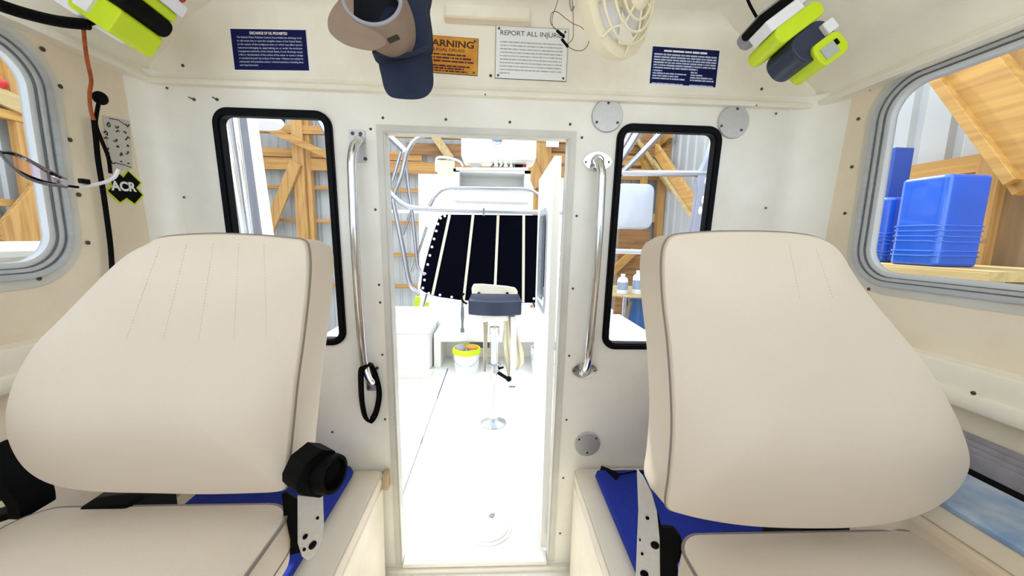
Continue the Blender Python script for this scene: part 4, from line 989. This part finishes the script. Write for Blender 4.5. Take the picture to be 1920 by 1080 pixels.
b.build('wire_bundle', M_GREYRUB, label='tangle of grey wires between lens pod and shelf box', cat='wires')

# ladder (lime) and things aft
t = thing('step_ladder', PY(785, 608, 5.4), 'lime green folding ladder far aft beside the canvas screen', 'ladder')
for (xa, ya, xb, yb) in ((784, 556, 770, 606), (800, 566, 792, 608)):
    MB().bar(PY(xa, ya, 5.4), V(PY(xb, yb, 5.4).x-.15, 5.4, -1.2), .08, .05, up=(0, 1, 0)).build('ladder_rail', M_LIME, t, smooth=False)
for y in (578, 592, 606): MB().bar(PY(778, y-2, 5.42), PY(796, y+2, 5.42), .03, .05).build('rung', M_STEEL, t, smooth=False)

# ------------------------------------------------------------------ tower legs seen through the aft windows
def leg(pts, Y, r, m, lab, par=None, name='tower_leg'):
    return MB().tube(catmull([PY(x, y, Y) for x, y in pts], 6), r, seg=16).build(name, m, par)
t = thing('tower_upright', PY(455, 560, 1.75), 'paired steel tower leg with pale fairing outside the aft window beside the ACR sticker', 'tower leg')
leg([(416, 190), (436, 300), (458, 440), (478, 560), (492, 660)], 1.75, .014, M_CHROME, '', t, 'leg_tube')
leg([(438, 190), (452, 300), (470, 440), (488, 560), (500, 660)], 1.78, .016, M_CHROME, '', t, 'leg_tube')
fa = Frame((0, 1.80, 0), (1, 0, 0), (0, 0, 1))
q = [fa.px(*p) for p in ((418, 180), (462, 180), (500, 440), (520, 700), (484, 700), (452, 440))][::-1]
area = sum(q[i-1][0]*q[i][1]-q[i][0]*q[i-1][1] for i in range(len(q)))
if area < 0: q = q[::-1]
MB().prism(q, fa, -.03, -.015).build('fairing', mat('pale_grey_fairing', '#a3a6b2', .35, var=.1), t, bevel=.004)
q = [fa.px(*p) for p in ((457, 180), (464, 180), (502, 440), (524, 700), (516, 700), (492, 440))]
area = sum(q[i-1][0]*q[i][1]-q[i][0]*q[i-1][1] for i in range(len(q)))
if area < 0: q = q[::-1]
MB().prism(q, fa, -.05, .0).build('fairing_edge', M_WHITE, t)
t = thing('radome_rim', PY(490, 225, 3.2), 'black and white curved radome rim high beyond the aft window by the tower leg', 'radome')
c = PY(462, 222, 3.4)
MB().tube([c+V(-.05, .05, -.03), V(c.x-.05, c.y+.05, GZ0)], .025).build('mast', M_WPL, t)
MB().lathe([(.0, .10), (.2, .09), (.27, .04), (.28, .0), (.26, -.03), (0, -.03)], c, (0, 0, 1), 40).build('dome_shell', M_WPL, t)
MB().lathe([(.283, .012), (.287, .03), (.283, .05), (.27, .05), (.27, .012)], c, (0, 0, 1), 40, closed=True).build('dark_band', M_RUBBER, t)
MB().tube([PY(590, 212, 3.2), PY(612, 250, 3.2), PY(640, 290, 3.2)], .02).build('outrigger_pole', M_STEEL, label='slanting steel outrigger pole beyond the top of the strap-side aft window', cat='pole')
t = thing('tower_truss', PY(1300, 325, 2.6), 'polished tube truss outside the aft window under the paired disc plates', 'truss')
Yq = 2.3
MB().tube([PY(1120, 324, Yq), PY(1325, 326, Yq)], .019).build('cross_tube', M_TUBE, t)
MB().tube([PY(1120, 470, Yq), PY(1340, 476, Yq)], .016).build('cross_tube', M_TUBE, t)
MB().tube([PY(1262, 225, Yq), PY(1205, 285, Yq), PY(1140, 350, Yq)], .017).build('diagonal_tube', M_TUBE, t)
MB().tube([PY(1210, 225, Yq), PY(1180, 275, Yq), PY(1130, 350, Yq)], .022).build('diagonal_tube', M_TUBE, t)
MB().tube([PY(1196, 225, Yq+.1), PY(1165, 280, Yq+.1), PY(1130, 340, Yq+.1)], .014).build('diagonal_tube', M_TUBE, t)
fa = Frame((0, Yq, 0), (1, 0, 0), (0, 0, 1))
q = [fa.px(*p) for p in ((1352, 240), (1335, 262), (1322, 300), (1312, 320), (1304, 336), (1306, 355), (1300, 400), (1290, 460), (1280, 560), (1310, 560), (1335, 440), (1352, 330), (1366, 240))]
area = sum(q[i-1][0]*q[i][1]-q[i][0]*q[i-1][1] for i in range(len(q)))
if area < 0: q = q[::-1]
MB().prism(q, fa, -.03, .015).build('gusset_plate', mat('lilac_grey_alu', '#9a9dac', .3, .4, var=.15), t, bevel=.006)
for (x, y) in ((1322, 340), (1316, 375), (1310, 395)):
    u, v = fa.px(x, y); MB().prism(circ(u, v, .012, 20, 2.0), fa, .014, .019).build('gusset_slot', M_WHITE, t)

# ================================================================== SHED
GZ = -1.2
MB().bx(-60, 60, -60, 60, GZ-.05, GZ).build('floor_ground', M_GROUND, smooth=False, kind='structure')
def corrugated(name, p0, p1, z0, z1, holes=(), pitch=.19, amp=.02):
    """ribbed sheet between ground points; holes = (s0,s1,za,zb)"""
    p0, p1 = Vector((*p0, 0)), Vector((*p1, 0)); d = (p1-p0); L = d.length; d.normalize(); nrm = V(-d.y, d.x, 0)
    st = struct(name, (p0+p1)/2+V(0, 0, z0)); b = MB()
    n = int(L/pitch); xs = []
    for i in range(n):
        s = i*pitch
        xs += [(s, 0), (s+pitch*.62, 0), (s+pitch*.72, amp), (s+pitch*.90, amp)]
    for i in range(len(xs)-1):
        (sa, na), (sb, nb) = xs[i], xs[i+1]; mid = (sa+sb)/2; spans = [(z0, z1)]
        for (h0, h1, za, zb) in holes:
            if h0 < mid < h1: spans = [(z0, za)] if za > z0 else []; spans += [(zb, z1)]
        for a, c_ in spans:
            if c_-a < .01: continue
            A = p0+d*sa+nrm*na; B = p0+d*sb+nrm*nb
            b.add([A+V(0, 0, a), B+V(0, 0, a), B+V(0, 0, c_), A+V(0, 0, c_)], [(0, 1, 2, 3)])
    o = b.build('cladding', M_CORR, st, smooth=False); return st
YB = 8.0
xo0, xo1 = PY(784, 400, YB).x, PY(1046, 400, YB).x
zo = PY(900, 312, YB).z
wb = corrugated('wall_shed_back', (-7, YB+.2), (6.5, YB+.2), GZ, 5.2, holes=((xo0+7, xo1+.9+7, GZ, zo),))
def tim(par, a, b_, w, d, m, nm='timber'): return MB().bar(a, b_, w, d).build(nm, m, par, smooth=False, bevel=.004)
def yb(x, y, Y=YB): return PY(x, y, Y)
def hbeam(par, x0, x1, ya, yb_, Y, m, nm, d=.08, xr=None):
    """horizontal beam at heights seen at column xr between world X x0..x1"""
    xr = xr or 520; za, zb = PY(xr, ya, Y).z, PY(xr, yb_, Y).z
    return MB().bx(x0, x1, Y-d/2, Y+d/2, min(za, zb), max(za, zb)).build(nm, m, par, smooth=False, bevel=.004)
hbeam(wb, -7, 6, 234, 250, YB-.1, W_X, 'upper_beam')
hbeam(wb, -7, xo0+.1, 278, 294, YB, W_X, 'girt'); hbeam(wb, -7, 6, 296, 318, YB-.05, W_X, 'header_beam')
for ya, ye in ((347, 354), (409, 416), (470, 477), (530, 537)): hbeam(wb, -7, xo0, ya, ye, YB+.06, W_X, 'girt')
hbeam(wb, xo0-.2, 6, 268, 290, YB-.02, W_DK, 'lintel', xr=760)
a = yb(563, 235); MB().bx(a.x-.11, a.x+.11, YB-.165, YB-.02, GZ, 5).build('post', W_Z, wb, smooth=False)
a = yb(578, 235); MB().bx(a.x-.04, a.x+.05, YB-.1, YB+.02, GZ, 5).build('post_side', W_Z, wb, smooth=False)
tim(wb, yb(555, 305, YB-.22), yb(500, 440, YB-.22), .06, .22, W_Z, 'brace')
tim(wb, yb(490, 235, YB-.3), yb(622, 295, YB-.3), .05, .13, W_X, 'brace')
tim(wb, yb(808, 245, YB-.2), yb(845, 298, YB-.2), .06, .16, W_PALE, 'brace')
tim(wb, yb(985, 285, YB-.2), yb(1012, 350, YB-.2), .06, .26, W_Z, 'brace')
a = yb(1010, 300); MB().bx(a.x-.1, a.x+.25, YB-.125, YB+.05, GZ, 5).build('post', W_Z, wb, smooth=False)
hbeam(wb, xo1-.4, 6, 266, 284, YB-.06, W_DK, 'girt', xr=1030); hbeam(wb, xo1-.4, 6, 288, 306, YB-.06, W_X, 'girt', xr=1030)
MB().box(yb(1036, 265, YB-.3), (.26, .02, .22)).build('high_window', M_WHITE, wb, smooth=False, bevel=.005)
# right shed wall
XR = 3.5
wr = corrugated('wall_shed_right', (XR+.15, 8.2), (XR+.15, -4), GZ, 5.2, pitch=.30, amp=.03)
def px_(x, y, X=XR): return PX(x, y, X)
tim(wr, PX(1740, 28, 3.1), PX(1975, 336, 3.1), .09, .29, W_Y, 'wide_brace')
tim(wr, PX(1725, 106, 3.03), PX(1900, 342, 3.03), .06, .055, W_Y, 'brace_edge')
za, zb = px_(1770, 302).z, px_(1770, 332).z
MB().bx(XR-.05, XR+.05, -2, px_(1672, 310).y, zb, za).build('girt', W_Y, wr, smooth=False)
MB().bx(XR-.15, XR+.02, px_(1920, 400).y-1.2, px_(1862, 400).y, GZ, 3.2).build('plywood_panel', W_PLY, wr, smooth=False)
MB().bx(XR-.22, XR-.1, px_(1893, 400).y-.06, px_(1893, 400).y+.06, GZ, 5).build('post', W_Z, wr, smooth=False)
tim(wr, px_(1258, 250, XR), px_(1160, 345, XR), .08, .2, W_X, 'brace')
tim(wr, PX(1222, 268, 3.3), PX(1325, 420, 3.3), .08, .2, W_Y, 'brace')
tim(wr, PX(1208, 275, 3.25), PX(1310, 425, 3.25), .05, .05, W_PALE, 'brace_edge')
# timbers through the window under the disc plates (back wall right part)
tim(wb, yb(1330, 240, YB-.2), yb(1210, 315, YB-.2), .08, .3, W_X, 'brace')
tim(wb, yb(1205, 255, YB-.3), yb(1330, 440, YB-.3), .08, .34, W_DK, 'brace')
tim(wb, yb(1195, 262, YB-.36), yb(1318, 446, YB-.36), .06, .07, W_PALE, 'brace_edge')
for x, w2 in ((1206, .12), (1240, .14)):
    a = yb(x, 300); MB().bx(a.x-w2/2, a.x+w2/2, YB-.175, YB-.04, GZ, 5).build('post', W_Z, wb, smooth=False)
hbeam(wb, xo1+.9, 6, 402, 418, YB, W_PALE, 'girt', xr=1270); hbeam(wb, xo1+.9, 6, 300, 316, YB, W_X, 'girt', xr=1270)
a, b2 = yb(1160, 430, YB-.25), yb(1212, 500, YB-.25)
MB().bx(a.x, b2.x, YB-.3, YB-.22, -1, a.z).build('plywood_panel', W_DK, wb, smooth=False)
tim(wb, yb(1190, 470, YB-.4), yb(1148, 510, YB-.4), .06, .16, W_X, 'brace')
# left shed wall
XL = -6.0
wl = corrugated('wall_shed_left', (XL-.15, -4), (XL-.15, 8.2), GZ, 5.2, pitch=.30, amp=.03)
def lx(x, y, X=XL): return PX(x, y, X)
def lbeam(ya, ye, m, nm='girt', X=XL, xr=30):
    za, zb = lx(xr, ya, X).z, lx(xr, ye, X).z; MB().bx(X-.05, X+.05, -2, 8, min(za, zb), max(za, zb)).build(nm, m, wl, smooth=False)
lbeam(128, 158, W_Y); lbeam(190, 206, W_Y); lbeam(212, 228, W_Y, X=XL+.06); lbeam(375, 388, W_Y)
tim(wl, lx(-10, 175, XL+.12), lx(110, 232, XL+.12), .05, .2, W_PALE, 'rafter')
tim(wl, lx(95, 365, XL+.14), lx(20, 460, XL+.14), .06, .42, W_Z, 'brace')
for x, y_ in ((62, 300),):
    a = lx(x, y_); MB().bx(XL, XL+.1, a.y-.2, a.y+.2, GZ, 5).build('post', W_Z, wl, smooth=False)
MB().lathe([(.06, 0), (.06, .05), (.03, .07), (0, .07)], lx(-4, 156, XL+.1), (1, 0, 0), 20).build('red_lamp', M_REDP, wl)

# blue wrapped bales on a bench beyond the starboard window
def bale(name, X, x0, x1, y0, y1, depth, lab, grp, Xr=.10, ytopr=None):
    """rounded upright bale; side faces the boat at world X"""
    A = PX(x0, (y0+y1)/2, X); B = PX(x1, (y0+y1)/2, X); za = PX((x0+x1)/2, y0, X).z; zb = zbench
    t = thing(name, V(X+depth/2, (A.y+B.y)/2, zb), lab, 'bale', grp)
    f_ = Frame((X+depth/2, (A.y+B.y)/2, zb), (1, 0, 0), (0, 1, 0)); hx, hy = depth/2, abs(A.y-B.y)/2
    MB().prism(rrect(-hx, hx, -hy, hy, min(Xr, hx*.9, hy*.9), 10), f_, 0, za-zb).build('wrap', M_BWRAP, t, bevel=.02)
    b = MB()
    for k, z in enumerate((.28, .34, .40, .12, .17, .45)):
        zz = (za-zb)*z; b.tube([f_.pt(*p, zz+.003*math.sin(i*.7+k)) for i, p in enumerate(rrect(-hx-.003, hx+.003, -hy-.003, hy+.003, min(Xr, hx*.9, hy*.9), 10))], .0035, True, 6)
    b.build('strap_band', mat('blue_band', '#3f6fd0', .3), t)
    return t
Xb = 2.5
zbench = PX(1700, 497, Xb).z
ye = PX(1765, 420, Xb).y; dbig = PY(1850, 420, ye).x-Xb
bale('foam_bale', Xb, 1676, 1767, 333, 496, dbig, 'large shiny blue wrapped bale on the plywood end of the bench', None, .035)
bale('foam_bale', Xb+.12, 1612, 1662, 372, 490, .25, 'smaller blue bale on the bench below the dark blue box', None, .05)
A, B = PX(1634, 320, Xb+.2), PX(1672, 320, Xb+.2)
z0 = PX(1650, 372, Xb+.15).z
MB().bx(Xb+.2, Xb+.34, min(A.y, B.y), max(A.y, B.y), z0, PX(1650, 282, Xb+.2).z).build('blue_box', mat('dark_blue_box', '#2a4a94', .4), smooth=False, bevel=.006, label='dark blue box stacked on the shorter blue bale', cat='box')
t = thing('wooden_bench', V(Xb+.3, 1.6, GZ), 'pale pine bench carrying the blue wrapped bales', 'bench')
ya_, yb2 = PX(1815, 505, Xb).y, PX(1560, 505, Xb).y
ymin = PX(1860, 505, Xb).y-.05
MB().bx(Xb-.08, Xb+.7, ymin, yb2+.2, zbench-.05, zbench).build('bench_top', W_PALE, t, smooth=False)
MB().bx(Xb-.10, Xb-.08, ymin, yb2+.2, zbench-.11, zbench-.01).build('front_rail', W_PALE, t, smooth=False)
for yy in (PX(1738, 515, Xb).y, ymin+.05, yb2): 
    for xx in (Xb-.03, Xb+.62): MB().bx(xx-.045, xx+.045, yy-.045, yy+.045, GZ, zbench-.05).build('leg', W_PALE, t, smooth=False)
MB().bx(Xb-.05, Xb+.6, ymin, yb2, zbench-.35, zbench-.32).build('lower_shelf', W_PLY, t, smooth=False)

# bench with jugs beyond the aft window beside the rail
Ys = 4.7
zs = PY(1175, 553, Ys).z
t = thing('work_shelf', V(PY(1180, 555, Ys).x, Ys, GZ), 'round-edged pale shelf with jugs outside the disc-plate window', 'shelf')
cx = PY(1150, 555, Ys).x+.35
MB().lathe([(.55, -.03), (.56, -.015), (.55, 0), (0, 0)], V(cx, Ys+.45, zs), (0, 0, 1), 48).build('shelf_top', W_PALE, t)
MB().lathe([(.05, zs-.56), (.05, zs-.03)], V(cx, Ys+.45, 0), (0, 0, 1), 16).build('shelf_leg', M_STEEL, t)
for (x, r, h_, lab) in ((1166, .072, .26, 'short white jug with blue label nearest the rail'), (1194, .066, .31, 'tall white jug with grey shoulder on the round shelf')):
    c = PY(x, 553, Ys+.15); c.z = zs
    j = thing('chemical_jug', c, lab, 'jug')
    MB().lathe([(r, 0), (r, h_*.68), (r*.85, h_*.8), (r*.35, h_*.88), (r*.35, h_*.96)], c, (0, 0, 1), 28).build('jug_body', M_WPL, j)
    MB().lathe([(r*.42, h_*.93), (r*.42, h_*1.02), (0, h_*1.03)], c, (0, 0, 1), 20).build('cap', M_WPL, j)
    MB().lathe([(r*1.01, h_*.2), (r*1.01, h_*.6)], c, (0, 0, 1), 28).build('jug_label', mat('jug_label', '#8f9db5', .5), j)
c = PY(1192, 600, Ys+.3); c.z = zs-.56
j = thing('blue_drum', c, 'blue drum standing under the round shelf', 'drum')
MB().lathe([(.12, 0), (.125, .05), (.12, .1), (.12, .4), (.125, .45), (.12, .5), (0, .5)], c, (0, 0, 1), 32).build('drum_body', mat('drum_blue', '#3a6aa8', .4), j)
MB().bar(PY(1172, 600, Ys+.1), PY(1182, 565, Ys+.1), .02, .07, up=(0, 1, 0)).build('wooden_plank', W_PLY, smooth=False, label='short brown plank leaning beside the blue drum', cat='plank')
MB().bx(PY(1120, 608, Ys-.1).x, 2.6, Ys-.2, Ys+.8, c.z-.05, c.z).bx(1.6, 1.66, Ys-.15, Ys-.1, GZ0, c.z-.05).bx(2.5, 2.56, Ys-.15, Ys-.1, GZ0, c.z-.05).bx(2.5, 2.56, Ys+.7, Ys+.75, GZ0, c.z-.05).build('lower_rack', mat('grey_rack', '#8f918f', .5), smooth=False, label='grey lower rack under the drum outside the disc-plate window', cat='rack')
# white plastic sack
c = PY(1190, 385, 4.4)
sk = pillow(Frame(c, (1, 0, 0), (0, 0, 1)), rrect(-.22, .24, -.28, .26, .09, 8), .25, r=.06, bulge=.05, rb=.06)
sk.build('plastic_sack', mat('white_sack', '#b6b9c2', .3, bump=1., bscale=8), label='crumpled white plastic sack hung beyond the cross tube', cat='sack')

# ================================================================== LIGHT
w = bpy.data.worlds.new('sky'); sc.world = w; w.use_nodes = True; nt = w.node_tree; bg = nt.nodes['Background']
bg.inputs[0].default_value = (.82, .95, 1.13, 1); bg.inputs[1].default_value = 1.0
sd = bpy.data.lights.new('sun', 'SUN'); so = bpy.data.objects.new('sun', sd); COL.objects.link(so)
sd.energy = 1.7; sd.angle = math.radians(1.2); sd.color = (1, .96, .9)
d = V(.10, -.64, -.76).normalized(); so.rotation_euler = d.to_track_quat('-Z', 'Y').to_euler()
sc.view_settings.view_transform = 'Standard'; sc.view_settings.look = 'None'; sc.view_settings.gamma = 1; sc.view_settings.use_curve_mapping = False
sc.view_settings.exposure = 1.72
sc.cycles.use_denoising = True; sc.cycles.max_bounces = 10; sc.cycles.diffuse_bounces = 6; sc.cycles.transparent_max_bounces = 16
sc.cycles.caustics_reflective = False; sc.cycles.caustics_refractive = False; sc.cycles.sample_clamp_indirect = 8
